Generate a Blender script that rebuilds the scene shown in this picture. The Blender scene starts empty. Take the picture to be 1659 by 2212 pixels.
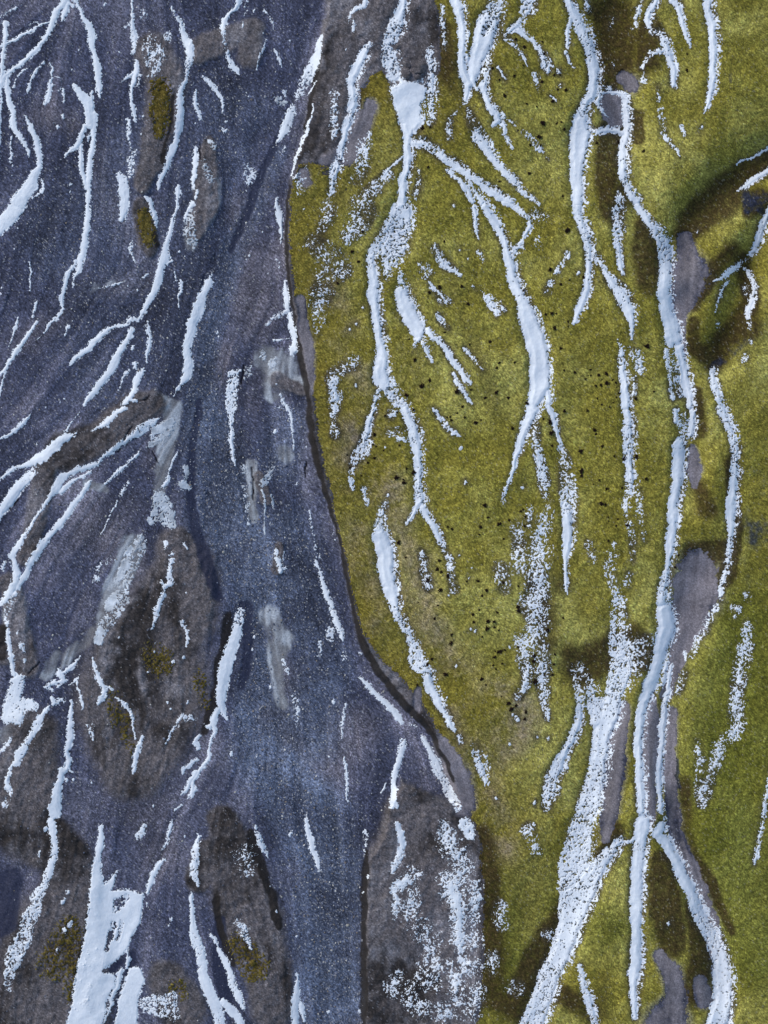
import bpy, math, numpy as np
# ------------------------------------------------------------------ helpers
rng = np.random.default_rng(7)
f4 = np.float32
SC = 0.02                      # metres on the ground per photo pixel
CAMH = 100.0                   # drone height
X0, Y0, X1, Y1 = -304, -304, 3328, 4336
W2, H2 = (X1-X0)//2+1, (Y1-Y0)//2+1            # fine grid (snow)
W4, H4 = (X1-X0)//4+1, (Y1-Y0)//4+1            # ground grid
scene = bpy.context.scene
col = scene.collection

def vnoise(h, w, cell, seed, cy=None):
    r = np.random.default_rng(seed); cy = cy or cell
    gh, gw = int(h/cy)+3, int(w/cell)+3
    g = r.random((gh, gw)).astype(f4)
    def ax(n, c):
        p = np.arange(n, dtype=f4)/c; i = p.astype(np.int32); t = p-i
        return i, (t*t*(3-2*t)).astype(f4)
    iy, ty = ax(h, cy); ix, tx = ax(w, cell)
    rows = g[iy]*(1-ty)[:, None] + g[iy+1]*ty[:, None]
    return rows[:, ix]*(1-tx) + rows[:, ix+1]*tx - 0.5
def fbm(h, w, cell, seed, n=3):
    a = 0; k = 1.0
    for i in range(n):
        a = a + k*vnoise(h, w, max(cell/2**i, 1.01), seed*17+i); k *= .55
    return a
def rank(a):
    q = np.quantile(a.ravel()[::7], np.linspace(0, 1, 513))
    return np.interp(a, q, np.linspace(0, 1, 513)).astype(f4)
def sstep(a): a = np.clip(a, 0, 1); return a*a*(3-2*a)
def up2(a):                                    # ground grid -> fine grid (bilinear)
    o = np.zeros((H2, W2), f4); o[::2, ::2] = a
    o[1::2, ::2] = .5*(a[:-1]+a[1:]); o[:, 1::2] = .5*(o[:, :-2:2]+o[:, 2::2]); return o
def blur(a, n):
    for _ in range(3):
        for ax in (0, 1):
            p = np.pad(a, [(n+1, n) if k == ax else (0, 0) for k in (0, 1)], mode='edge')
            c = np.cumsum(p, axis=ax, dtype=np.float64)
            a = ((c[2*n+1:]-c[:-2*n-1]) if ax == 0 else (c[:, 2*n+1:]-c[:, :-2*n-1]))/(2*n+1)
            a = a.astype(f4)
    return a
# ------------------------------------------------------------------ traced snow and ice
SNOW = r"""
@snow_streak|snow streak|forked white snow streak descending diagonally from the top edge beside the upper left corner|g
A1 540,-30,70 540,0,70 470,90,60 420,200,45 380,280,40 320,380,45 250,450,50 170,525,45 90,575,40 30,640,50 0,700,45
+A1 595,40,30 560,30,45 530,110,50 510,160,20
+A1 70,600,30 60,700,45 75,790,55 105,880,60 110,960,45 120,1040,55 160,1100,50 200,1170,35 235,1240,20 238,1285,10
+A1 15,700,40 10,790,20
@snow_streak|snow streak|tapering white snow streak on the left border just above the forked corner streak|g
A1 0,385,25 70,345,30 150,305,35 230,260,35 310,215,25 370,185,15 420,165,8
+A1 200,215,8,.7 260,190,12,.7 305,185,8,.7
@snow_streak|snow streak|faint bluish snow band in the extreme upper left corner|g
A1 0,150,25,.6 60,110,25,.6 120,70,25,.6 165,40,15,.5
@snow_streak|snow streak|narrow snow finger hanging below the forked corner streak, straight and slanting left|g
A1 225,750,15 245,690,22 280,610,22 320,560,20 365,500,20,.7
@snow_streak|snow streak|thin dim snow strip tucked between the forked corner streak and the straight snow finger|g
A1 105,710,15,.8 150,630,20,.7 195,580,20,.7 230,560,15,.6
@snow_patch|snow patch|ragged thorny snow patch with side spikes under the forked corner streak|g
A1 365,850,15 385,800,40 410,740,45 405,680,30 420,630,20 440,570,20 410,510,12
+A1 420,690,12 455,690,6
+A1 440,620,10 490,632,5
@snow_patch|snow patch|small mottled snow scrap right of the thorny snow patch|g
A1 520,840,20,.8 525,780,25,.8 515,720,25,.8 485,740,20,.7
@snow_streak|snow streak|smooth wavy snow ribbon falling from the top edge right of the forked corner streak|g
A1 610,-10,40 625,20,30 650,80,40 685,150,40 730,220,60 750,300,75 755,380,55 770,440,45 790,520,65 800,600,60 810,680,50 815,750,40 820,800,15
@snow_streak|snow streak|long Y-headed snow streak running down the dark gravel and ending in two thin tails|g
A1 610,690,20 650,740,60 710,830,90 730,900,85 740,970,100 750,1010,90 700,1030,50 690,1060,50 665,1130,45 620,1190,45 570,1220,40 530,1290,10
+A1 760,750,20 740,830,40
+A1 775,940,60 770,1050,50 770,1150,40 750,1250,50 745,1350,55 720,1480,60 722,1560,50 725,1659,50
+A1 660,1190,30 650,1290,45 665,1380,45 690,1470,45 710,1530,30
+A1 735,1110,25 720,1150,10
+A2 725,0,45 715,120,60 705,230,55 685,340,60 665,440,55 640,540,40 615,610,25 595,650,12 605,690,15
+A2 650,440,20 625,470,20 570,560,40 545,650,45 515,740,35 505,795,35 512,860,20 470,920,25 400,980,20 375,1040,12 300,1110,10,.6
@snow_drift|snow drift|broad smooth snow drift sliding off the left border under two converging streaks|g
A1 215,955,25 255,1050,45 300,1150,60 320,1260,55 325,1350,45 300,1390,60 270,1440,90 240,1520,130 190,1600,120 150,1659,130
+A2 120,60,130 60,140,130 10,220,60 -20,260,40
+A1 340,1470,20 355,1500,20 330,1570,20 270,1620,15
@snow_streak|snow streak|short curved snow sliver left of the two converging streaks at the left border|g
A1 95,1110,12 90,1180,12 85,1240,25,.8 80,1290,25,.8 100,1360,15,.8
@snow_streak|snow streak|thin snow line dropping from the top edge west of the dark mossy islet|g
A1 1080,-20,15 1080,0,15 1085,70,20 1090,150,30 1085,220,35 1095,310,50,.9 1095,400,35,.9 1080,450,20,.7
+A1 1020,225,25,.5 1060,205,25,.5 1090,200,20,.6
@snow_streak|snow streak|snow streak with one side spur hugging the west edge of the dark mossy islet|g
A1 1110,500,25 1105,580,50 1090,650,45 1075,740,35 1075,830,25 1090,890,35 1100,980,25 1105,1000,10
+A1 1000,665,12 1050,620,20 1090,590,20
+A1 1135,620,40,.5 1125,700,30,.4
@snow_streak|snow streak|broken lacy chain of snow below the spurred streak, left of the dark mossy islet|g
A1 1045,980,25,.8 1055,1060,25,.8 1060,1140,22,.8 1070,1220,25,.7
+A1 1085,1040,15,.7 1080,1080,12,.6
+A1 1100,1220,30,.6 1075,1310,70,.6 1085,1380,60,.6 1060,1430,60,.7
@snow_drift|snow drift|stubby square-topped snow drift under the lacy snow chain|g
A1 980,1430,50,.9 1005,1470,80,.95 1010,1550,90 1010,1659,80
+A2 1005,0,85 1000,70,70 985,130,40 975,150,15
+A2 1020,110,25,.8 1020,150,12,.8
@snow_patch|snow patch|hazy powder snow lying over the bare northern end of the dark mossy islet|d
A1 1180,110,70,.45 1190,150,60,.4
+A1 1240,300,70,.45 1240,400,110,.55 1230,480,90,.55
+A1 1290,400,70,.7 1330,470,60,.6 1280,570,60,.5 1215,620,40,.6
+A1 1365,320,60,.5 1380,270,30,.5
@snow_streak|snow streak|long bow shaped snow streak lining the east edge of the dark mossy islet|g
A1 1405,60,25,.8 1430,120,25,.8 1475,180,30,.9 1500,270,50 1530,340,80 1560,430,70 1545,530,60,.85 1520,620,30 1500,700,40 1480,780,50 1470,870,60 1470,960,70 1460,1060,55 1440,1150,50 1420,1220,65 1385,1300,55 1340,1400,45 1305,1480,40 1285,1560,15
@snow_patch|snow patch|little club shaped snow patch right of the bow shaped streak|g
A1 1600,740,15 1595,840,40 1615,910,30 1630,980,25
@snow_streak|snow streak|snow streak broken at its foot beside the oval ice pan west of the gravel channel|g
A1 1595,1210,20 1590,1290,45 1575,1390,45 1565,1480,40 1570,1540,20
+A1 1600,1560,25 1590,1620,15
+A2 1560,10,40 1530,70,25 1500,150,12
@snow_streak|snow streak|sharp snow sickle beside the small olive moss islet, tapering to a point|g
A1 1185,1600,25 1195,1610,40 1220,1650,50
+A2 1225,0,45 1250,80,40 1270,170,25 1275,205,10
@snow_streak|snow streak|long snow streak that forks in two over the left gravel fan|g
A1 1445,1530,30 1450,1590,45 1440,1659,30
+A2 1440,0,30 1440,80,15 1410,130,25 1395,200,35 1370,290,45 1350,380,60 1340,460,65 1320,550,65 1290,640,60 1260,720,65 1210,810,55 1170,880,40 1130,950,25,.8 1075,935,40,.9 1020,990,35 970,1000,25 880,1040,40 800,1110,50 720,1190,60 650,1240,50 600,1290,30 570,1315,12
+A2 1370,500,20 1395,475,20
@snow_streak|snow streak|S-curved snow streak below the fork on the left gravel fan|g
A2 1080,1030,60,.9 1030,1130,55 980,1200,50 950,1290,80 900,1380,75 840,1460,65 780,1530,60 730,1590,50 690,1640,25
@snow_streak|snow streak|thin vertical snow dash alone on dark gravel near the left border|g
A2 235,485,12 245,560,15 245,650,15 238,720,12
@snow_streak|snow streak|stubby snow dash just above the straight lance of snow at the left border|g
A2 295,815,20 275,880,20 260,940,15
@snow_streak|snow streak|straight lance of snow slanting out over the left border|g
A2 290,975,20 240,1040,35 180,1130,40 120,1220,45 60,1310,40 20,1370,35 0,1390,30
@snow_streak|snow streak|faint dark edged snow thread above the straight lance of snow|g
A2 150,940,10 130,1000,20 105,1060,12 70,1180,8,.5
@snow_streak|snow streak|snow sliver at the left border right under the straight lance of snow|g
A2 45,1380,12 10,1470,20 0,1510,20
@snow_patch|snow patch|small slanted snow smudge inside the fork of the left gravel fan|g
A2 560,1000,25,.8 525,1075,15,.8
@snow_drift|snow drift|thick rough snow drift on the west side of the gravel channel, brightest on the gravel|g
B2 165,600,40,.7 145,640,75 110,720,65 85,790,80 60,880,110 25,960,100 5,1060,95
+A2 1550,1080,80 1520,1170,55 1520,1240,60 1540,1330,85 1530,1390,75 1490,1460,45 1440,1530,25,.8 1420,1570,12,.7
@snow_streak|snow streak|thin zigzag snow thread left of the thick rough drift|g
A2 1440,560,10 1442,640,15,.8
+A2 1480,640,25,.9 1480,720,25 1445,760,15 1450,870,8
@snow_patch|snow patch|crooked little snow patch west of the small olive moss islet|g
A2 1070,310,25,.9 1060,380,35,.8 1075,430,20,.9 1095,490,10
+A2 1100,330,12 1100,345,12
@snow_streak|snow streak|spindle of snow right of the S-curved streak|g
A2 1205,960,20,.9 1210,1060,35 1220,1130,40 1205,1230,25 1205,1300,12
@snow_patch|snow patch|crumbly pair of snow bits above the feathery finned streak|g
A2 1110,1310,45,.8 1115,1340,30,.9
+A2 1060,1360,20 1045,1390,35 1010,1440,30,.8 995,1480,15,.8 970,1520,15,.8
@snow_streak|snow streak|feathery finned snow streak curving down to the left across the gravel fan|g
A2 1160,1370,55,.9 1140,1430,55 1110,1510,45 1070,1590,50 1010,1640,40
+A2 1110,1610,30,.8 1060,1610,30
+A3 1020,20,60 970,50,50 900,110,55 850,150,45 790,180,20 740,200,12,.8
+A3 880,110,35 888,165,18
@snow_patch|snow patch|dull snow wisp lying across from the fork of the left gravel fan|g
A2 1150,625,15,.6 1180,600,25,.6 1220,575,15,.6
@snow_streak|snow streak|hooked pale thread of snow ending in a beige silt smear on the gravel fan|g
A2 1015,630,10 960,650,14 900,670,20,.5 820,695,25,.3
@snow_streak|snow streak|spear shaped snow streak pointing at the left border midway down|g
A3 240,70,20 200,120,45,.9 130,185,35 60,240,25 10,265,10
@snow_streak|snow streak|heavy snow streak reaching the left border with a threadlike upper tail|g
A3 610,230,30,.8 540,260,70 480,300,75 420,350,90 350,410,90 270,460,70 200,490,40 120,510,25 70,550,40 0,590,25
+A3 540,195,30,.9 580,150,12 650,50,10,.7
@snow_drift|snow drift|smooth icy drift at the left border under the heavy tailed streak|g
A3 300,520,60,.4 260,540,60,.6 210,600,75,.95 160,650,85 100,730,95 50,810,90 10,880,70
@snow_streak|snow streak|very long branching snow streak looping round a bare oval near the left border|g
A3 1290,90,30,.8 1220,150,80,.9 1150,190,90,.9 1080,240,50 1000,300,40 920,360,40 850,410,30 800,470,25 740,500,50 650,510,50 570,545,45 500,590,70 470,660,70 420,720,50 380,780,30 330,860,25 270,930,25 215,1020,40,.8 170,1080,50 130,1160,60 100,1220,60 130,1290,50 145,1370,60 120,1460,70 70,1530,70 20,1590,60,.9
+A3 740,540,30 650,580,25 560,630,50 500,690,50
+A3 740,600,20 710,650,50 660,730,50 600,810,50 550,890,50 480,970,55 400,1060,50 350,1120,70,.9 300,1190,65,.95 260,1260,60 220,1340,60 190,1410,70 150,1480,50
+A3 120,1540,70,.5 90,1620,60,.5 60,1659,60,.4
@ice_patch|ice patch|white pitted ice patch with round holes at the head of the long branching streak|i
A3 1400,125,60 1360,170,110 1300,210,140,.95 1260,270,90,.9 1210,340,40,.8
-A3 1300,235,25 1270,235,18
-A3 1360,190,14 1365,195,14
@snow_streak|snow streak|narrow snow streak beside a rusty moss spot below the long branching streak|g
A3 1130,380,20,.8 1060,450,25 990,510,35 920,570,30 850,630,12
@snow_streak|snow streak|thin curved snow line running down to the head of the cracked ice slab|g
A3 1440,360,10,.8 1400,480,15 1380,560,20 1360,630,35,.9 1330,660,30,.9
@ice_sheet|ice sheet|cracked greyish white ice slab in the middle of the left gravel, wider at its foot|i
PA3 1270,690 1370,700 1410,800 1440,870 1445,990 1400,1000 1300,960 1240,930 1235,850 1250,740,.88
+A3 1215,920,35 1240,955,45
-A3 1360,690,16 1390,730,14 1405,775,10
@ice_sheet|ice sheet|clean pale ice plate with angular corners right of the cracked ice slab|i
PA3 1465,610 1520,595 1560,640 1565,690 1500,680 1465,655,1
@ice_sheet|ice sheet|slim pointed ice shard just above the clean pale ice plate|i
A3 1515,490,25 1520,540,35 1525,590,18
@snow_streak|snow streak|dim grey snow thread sloping down left of the cracked ice slab|g
A3 1040,630,35,.6 1000,700,25,.6 960,770,15,.6 900,900,15,.8 860,980,10,.8 835,1040,8,.8
@snow_patch|snow patch|small drop shaped snow patch under the cracked ice slab|g
A3 1355,1110,35 1358,1160,22
@snow_patch|snow patch|tiny snow edge on the lip of the brown soil island under the cracked ice slab|g
A3 1490,1115,15 1500,1135,20 1520,1170,10
@snow_streak|snow streak|knobbly vertical snow streak on the brown soil island, split midway|g
A3 1405,1200,35,.9 1395,1280,40,.85 1380,1370,45,.9 1390,1450,60,.9 1340,1480,30 1320,1430,20,.8
+A3 1340,1530,35,.9 1310,1590,45,.9 1280,1659,35
+A4 1275,0,50,.8 1260,70,40,.8 1245,150,25,.8
@ice_sheet|ice sheet|long ice tongue of mixed white and glassy grey ending in a speckled white foot|i
A3 1130,1090,50,.6 1050,1170,40,.9 1020,1290,90,.95 980,1400,70 960,1440,60,.8
PA3 1100,1040 1190,1060 1190,1150 1130,1300 1085,1450 1050,1600 1005,1659 860,1659 930,1540 950,1420 1000,1280 1060,1160,.62
+A3 930,1560,70 880,1640,80
+A4 960,40,60 900,60,120,.5 830,180,90,.95 810,250,90,.95
-A4 850,150,30,.5 890,150,30,.5
@snow_patch|snow patch|loose icy scraps west of the long ice tongue|d
A3 790,1410,60,.8 800,1400,40,.8
+A3 800,1330,50,.6 830,1280,40,.45 920,1240,40,.35
@snow_patch|snow patch|small bent snow scrap at the left border above the icy lower left field|g
A3 20,1330,30 50,1270,20
@snow_drift|snow drift|icy snow field on the left border with a narrow upper arm and blunt toes|g
A4 50,40,40,.5 75,150,25,.8 75,200,40 85,290,50 95,380,45 100,470,40 115,540,30
PA4 70,590 140,530 215,530 210,620 185,720 280,720 325,780 300,830 230,830 200,900 170,950 100,930 50,930 10,880 50,720,.93
+A4 190,290,40,.7 210,340,20,.7
+A4 90,1050,25,.7 40,1110,30,.6 5,1150,30,.7
@snow_patch|snow patch|angular white snow patch with a brown gap, right of the icy border field|g
A4 655,385,15,.8 610,440,35,.9 570,480,50 535,510,40
+A4 490,490,35 500,530,80 530,570,50 480,570,60 430,600,40 380,650,30,.8
+A4 415,650,30 428,660,30
+A4 530,590,15 480,625,20
-A4 460,545,30 480,565,25
@snow_patch|snow patch|short crusty snow scrap below the angular white patch|g
A4 425,720,25 440,760,40,.9 500,740,50,.7 530,740,40,.5
@snow_streak|snow streak|broad snow streak slanting down left from under the crusty scrap to the left border|g
A4 400,780,20 350,860,45 300,950,70,.95 250,1040,60 200,1110,60,.9 160,1180,90,.95 140,1250,60 100,1280,15 80,1340,35,.9 60,1400,40 75,1450,60 90,1500,25,.6 50,1600,40,.5
@snow_streak|snow streak|long vertical snow streak breaking into crumbled blocks in the lower left corner|g
A4 575,750,20 570,800,40 580,880,40 575,960,55 570,1030,60 565,1090,50 545,1160,40 555,1240,50 550,1300,40 500,1320,70 490,1400,55 470,1480,80 460,1560,90 450,1659,110
+A5 240,0,40 245,60,35 255,130,30 245,190,35,.9 225,250,50,.9 210,300,35,.9 180,350,60,.75 160,410,70,.75 140,470,70,.7 120,530,70,.65 90,590,80,.65 60,650,70,.55 45,720,50,.55 40,790,30,.55
+A4 560,1290,30 590,1330,12
@snow_streak|snow streak|thin inverted V of snow lines above the long crumbling streak|g
A4 650,530,12,.7 620,575,18 550,625,8,.8
+A4 625,590,14 635,650,18 660,720,30 678,815,14
@snow_streak|snow streak|bent snow streak with a forked waist on the brown soil island|g
A4 755,400,20 765,470,30 795,550,40 840,610,45 860,670,45 840,730,50 800,780,20
+A4 870,620,20 910,650,20
@snow_streak|snow streak|beaded snow thread trailing down from the bent streak with the forked waist|g
A4 945,715,12 995,745,25 1030,790,35 1060,840,25 1080,900,20,.9 1095,960,15,.9 1100,1060,12,.9
@snow_streak|snow streak|stout speckled snow stick at the foot of the beaded snow thread|g
A4 1160,1040,30 1140,1120,45 1115,1200,45 1100,1290,40,.95 1085,1340,15
@snow_patch|snow patch|dim crumbs of snow between the crumbling streak and the beaded thread|d
A4 715,950,30,.8 740,1000,30,.7 770,1060,15,.7
+A4 755,930,20,.7 755,960,20,.6
@snow_streak|snow streak|short crooked snow thread high on the east side of the brown soil island|g
A4 1490,95,25,.8 1520,160,30,.9 1540,230,25,.9 1530,290,15,.8
@snow_patch|snow patch|scattered snow crust along the dark south edge of the brown soil island|d
A4 1490,880,40,.7 1590,900,40,.6
+A4 1480,890,30,.7 1440,960,30,.9 1400,1010,25,.8 1360,1090,15,.8
@snow_drift|snow drift|bright snow wedge lining the west bank of the gravel channel and fraying into roots|g
B4 230,5,40,.8 215,90,50 195,160,55 175,230,60 160,300,60 150,370,60 145,430,50 155,480,25 172,515,6
+B4 130,470,30 105,530,30 115,570,15 95,620,15 80,690,20 40,750,20 15,800,25 10,840,25 5,880,10
+B4 90,545,25 75,545,15
+A4 1590,1330,50 1560,1390,45 1520,1470,40 1480,1520,20
+A4 1659,1290,25 1600,1340,20
+A4 1600,1220,30 1500,1300,25 1490,1340,12
+A4 1600,1460,30 1550,1510,30 1530,1540,12
+A4 1490,1590,10 1420,1640,9
@snow_patch|snow patch|small snow bits on the dark soil left of the fraying snow wedge|g
A4 1630,1030,20 1595,1080,30 1620,1130,25
@snow_drift|snow drift|large smooth snow slab at the bottom left, split by a dark meltwater crack|g
PA5 445,150 480,215 490,290 555,235 530,320 600,320 675,340 672,400 655,480 620,530 600,600 555,650 480,705 545,715 540,770 500,850 475,990 305,990 330,870 355,720 380,590 410,450 425,330 430,200,1
+A5 475,30,20 470,110,40 460,180,40
-A5 545,420,20,.7 560,380,40,.6 590,360,30,.5
-A5 500,600,18,.7 515,540,22,.7 535,480,20,.6
-A5 570,480,15,.7 550,560,14,.6
+A5 570,700,22 545,790,26 510,880,14 490,940,10
+A5 605,640,14 590,690,12 595,610,10
PA5 605,690 660,690 680,740 660,800 650,860 640,990 530,990 550,870 560,830,1
+A5 700,860,90,.7 750,870,110,.6 800,830,60,.45 800,900,80,.4
@snow_streak|snow streak|narrow slanted snow streak just right of the split slab's upper edge|g
A5 765,180,12 745,200,25 715,260,30 690,340,20
@snow_streak|snow streak|short snow thread above the narrow slanted streak near the split slab|g
A5 805,5,16,.8 798,40,20,.9 785,100,15,.9 760,140,12,.7
@snow_patch|snow patch|faint snow smear on dark gravel between the slab's tip and the short thread|g
A5 655,70,40,.8 680,20,20,.8
@snow_streak|snow streak|long ragged snow streak along the bottom, left of the dark mossy point by the channel|g
B5 40,70,20 25,130,35,.9 20,200,40,.85 20,260,35,.85 40,300,15,.8
+B5 5,340,20 15,420,25 15,490,30 25,560,50,.9 45,640,45,.95 60,720,45 85,790,50 110,850,60 130,920,55,.95 140,1000,50
@snow_streak|snow streak|curved snow streak joining the long ragged one at the bottom edge|g
B5 100,540,20 130,590,15 150,640,30 180,710,35 200,770,40,.9 225,830,40,.85 250,880,20,.8
+B5 150,850,40 190,890,45 230,935,40 250,990,30
@snow_patch|snow patch|sprinkled snow on the dark mossy point west of the channel's foot|d
B5 240,490,50,.5 265,550,30,.7 285,600,15,.8
+B5 260,160,90,.35 270,220,60,.35
@snow_streak|snow streak|forked snow tongue at the bottom edge on the channel's west bank|g
B5 505,720,15 500,780,30 495,840,40 490,900,35 495,945,30
+B5 520,870,30 535,930,15
@snow_streak|snow streak|hooked snow streak dropping from the top edge onto the upper gravel, left of centre|g
B1 395,-20,60 395,0,60 370,60,40 330,110,30 290,160,40 265,230,40 275,310,30,.6 290,400,30,.6 310,470,35,.8 340,540,50 370,580,45 395,605,15
@snow_streak|snow streak|hazy pale strip at the top edge beside the hooked streak|d
B1 475,-10,30,.5 475,0,30,.5 440,110,20,.45
@snow_streak|snow streak|thin curved snow rim right of the hazy pale strip near the top edge|g
B1 610,80,20,.8 645,130,25,.8 675,190,20 680,240,10
@snow_streak|snow streak|boomerang shaped snow streak on the gravel right of the bow shaped streak|g
B1 115,625,15 145,660,30 190,710,40 230,770,40 255,830,25 255,880,15 260,930,10
@snow_streak|snow streak|hair thin slanting snow thread on the upper gravel|g
B1 625,325,10,.8 590,410,20,.6 550,510,12 543,570,8
@snow_streak|snow streak|short clean snow dash slanting right on the upper gravel|g
B1 695,405,10 715,450,25 740,510,25 755,550,8
@snow_patch|snow patch|small claw shaped snow mark below the boomerang streak|g
B1 255,1030,12 275,1070,20 295,1050,12
+B1 285,985,15 288,990,12
@snow_drift|snow drift|bright snow drift against the upper river bank, fanning out to a powdery tail|g
B1 1075,280,20 1070,290,30 1055,350,50 1045,430,50 1010,520,80,.95 970,610,100,.9 930,680,90,.75 890,760,70,.6 870,800,40,.45
+B1 1030,660,12 990,730,12 960,780,8
@snow_drift|snow drift|leaf shaped snow drift just below the powdery tail at the upper river bank|g
B1 835,885,70,.8 825,910,85,.95 805,980,100,.95 770,1060,80,.95 730,1120,40 705,1165,12
@snow_streak|snow streak|thin snow line pressed along the foot of the curved upper river bank|g
B1 1005,850,10,.8 985,950,12 960,1020,18,.9 930,1100,25 900,1180,25 870,1270,25 840,1350,18 820,1420,12,.8
@snow_streak|snow streak|frayed snow strip from the top edge onto the bare brown bank, with root-like fingers|g
B1 1440,-20,40 1440,0,40 1420,50,40 1370,70,30 1310,110,25 1300,170,25,.6
+B1 1345,170,25,.9 1340,250,15,.8
@snow_streak|snow streak|feathered snow streak with leftward barbs on the bare brown bank, tapering onto the moss|h
B1 1460,350,30,.8 1420,440,80 1380,530,90 1340,620,90 1320,690,75 1330,760,80,.95 1330,850,80 1310,940,85,.9 1270,1040,70,.95 1255,1120,55 1240,1200,60,.95 1220,1290,80,.85 1190,1370,90,.85 1170,1450,80,.85 1160,1530,60,.8 1130,1600,40,.6
+B1 1380,520,40 1300,545,12
+B1 1350,560,40 1298,600,12
+B1 1350,620,40 1285,650,12
+B1 1340,690,30 1285,715,12
@snow_dusting|snow dusting|speckled snow column on brown soil left of the feathered streak|d
B1 1170,770,60,.6 1170,870,60,.5 1170,960,50,.6 1170,1050,60,.7 1150,1120,30,.8
@snow_dusting|snow dusting|loose column of snow specks on moss right of the feathered streak|d
B1 1450,1100,60,.6 1420,1170,90,.6 1420,1280,80,.55 1400,1380,90,.4 1350,1450,100,.25
@snow_dusting|snow dusting|slanting trail of snow specks below the thin left twig of the great central gully|d
B1 1620,1430,70,.6 1560,1480,80,.4 1480,1560,80,.35 1400,1650,100,.35
@snow_patch|snow patch|milky smear of frost on the mossy corner at the inner curve of the river bank|d
B1 940,1370,40,.45 900,1440,90,.4 890,1550,60,.35
@snow_patch|snow patch|patchy frost on the gravel left of the curved upper river bank|d
B1 460,1350,50,.45 475,1430,80,.65 480,1490,40,.7
+B1 445,1570,30,.35
@ice_sheet|ice sheet|small oval pan of pale ice on the upper gravel|i
PB1 680,790 740,800 790,830 770,870 720,860 690,830,.75
+B1 765,750,25,.8 775,790,20,.6
@ice_patch|ice patch|wedge of dull white ice on grey silt beside the long oval ice pan|i
B1 135,1145,10 175,1180,50,.9 185,1210,20,.8
+B1 90,1290,40,.4 120,1380,50,.35 160,1450,80,.45
@ice_sheet|ice sheet|long oval pan of grey and white ice west of the gravel channel|i
PA2 1500,140 1540,60 1580,40 1590,180 1615,290 1610,350 1580,390 1530,350 1495,270,.5
+A2 1570,270,70,.6 1595,330,50,.9
+A2 1560,60,20 1565,130,20 1590,180,12
@snow_streak|snow streak|short slanted wisp of snow right of the patchy frost on the gravel|g
B1 770,1190,20,.8 770,1210,25,.7 740,1250,15,.6
@snow_drift|snow drift|great central snow gully with a broad icy head, many twigs and a split foot|h
C1 180,-20,80 180,0,75 170,70,90 150,150,110,.95 120,230,150,.8 80,320,140,.72 70,400,140,.75 80,480,140,.75 110,560,130,.8 110,630,110,.75
PC1 75,715 180,665 300,670 370,720 360,860 370,980 300,1100 190,1100 150,1000 110,880,1
+C1 235,1030,160 230,1110,100 225,1200,80 230,1290,80 225,1370,90 200,1450,80 180,1540,80 165,1659,100
+C2 170,60,190,.85 150,160,230,.74 130,260,250,.68 110,360,220,.72 90,450,170,.72 70,530,110,.7 50,590,60,.6
+C1 390,400,60,.6 410,500,80,.75 410,600,70,.8 410,700,80,.8 420,800,80,.75 420,900,70,.75 410,1000,40,.6
+C1 330,650,70,.6 350,740,70,.5
-C1 345,850,55,.45 345,950,40,.4
-C1 210,600,90 290,560,110 330,560,90 300,630,50
-C1 110,370,25 130,400,20
+C1 190,1280,18 130,1330,22 80,1370,15 20,1450,50,.6
+C1 270,1160,70 360,1180,80,.75 440,1230,70,.65 520,1300,70,.95 590,1340,80 650,1380,75 730,1440,60 800,1490,60 870,1540,75 950,1590,70 1050,1659,60
+C2 1010,0,45 1080,30,50 1130,70,40 1160,100,25 1200,130,50,.75 1210,180,55 1190,240,45 1160,300,25 1130,350,60,.75 1090,410,60,.8
+C1 560,1400,50,.8 590,1440,35 650,1480,40 700,1560,50 750,1640,45
+C2 765,20,45 780,100,35 775,180,30 785,250,25 800,290,8
+C1 680,1440,40,.6 740,1520,35,.65 790,1590,50,.75 830,1640,60
+C2 860,20,80 910,100,75 960,190,75 1000,290,70 1025,370,70 1050,440,90 1070,520,100,.95 1080,600,95,.95 1110,680,110,.95 1150,760,110,.95 1175,840,130 1190,900,165 1220,980,170 1260,1080,180 1290,1180,180 1305,1290,180 1305,1400,180 1310,1500,180 1290,1560,150 1250,1659,115
+C2 1370,1540,55 1385,1620,60
+C3 1230,30,115 1190,130,100 1150,240,85 1120,340,70 1100,420,45 1075,510,35 1045,610,30 1015,710,25,.7 1005,780,40,.4
+C3 1370,0,55 1400,80,55 1420,160,50 1450,250,30 1465,300,25 1470,360,60,.5 1490,450,80,.4 1500,550,100,.4 1520,650,130,.45 1520,750,130,.65 1520,840,120,.85 1530,950,100 1530,1050,90 1520,1150,75 1505,1240,50 1510,1330,45 1515,1420,45 1510,1500,25 1510,1540,10
+B2 1640,120,80,.8 1570,270,80,.55 1510,380,100,.7 1480,460,80,.9 1490,560,90 1500,660,90 1500,740,115 1520,850,95 1535,960,90 1545,1060,90 1560,1160,90 1570,1260,120 1560,1360,150 1570,1430,140 1600,1500,110,.85
+C2 60,1500,130,.75 110,1580,120,.75 180,1640,100,.8
+C3 200,20,90,.95 240,110,100 280,220,100,.95 300,330,100,.95 310,430,95 315,520,90,.95 315,610,90,.9 320,700,95,.9 330,780,90 300,820,40 260,890,35 220,950,25
+C3 350,830,65 410,930,60 450,1010,60 490,1090,60 510,1140,40,.75 540,1210,45,.45 560,1290,60,.45 575,1380,50,.45 600,1500,60,.35
+B2 1540,1550,60,.75 1510,1640,40,.8
+B3 1500,20,50,.95 1465,100,55,.95 1450,200,65 1430,270,90,.9 1420,330,90,.75 1350,410,80,.55 1320,490,50,.55 1300,570,35,.85 1315,660,35,.85
@snow_dusting|snow dusting|broad grainy veil of snow on moss between the two prongs of the central gully's foot|d
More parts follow.
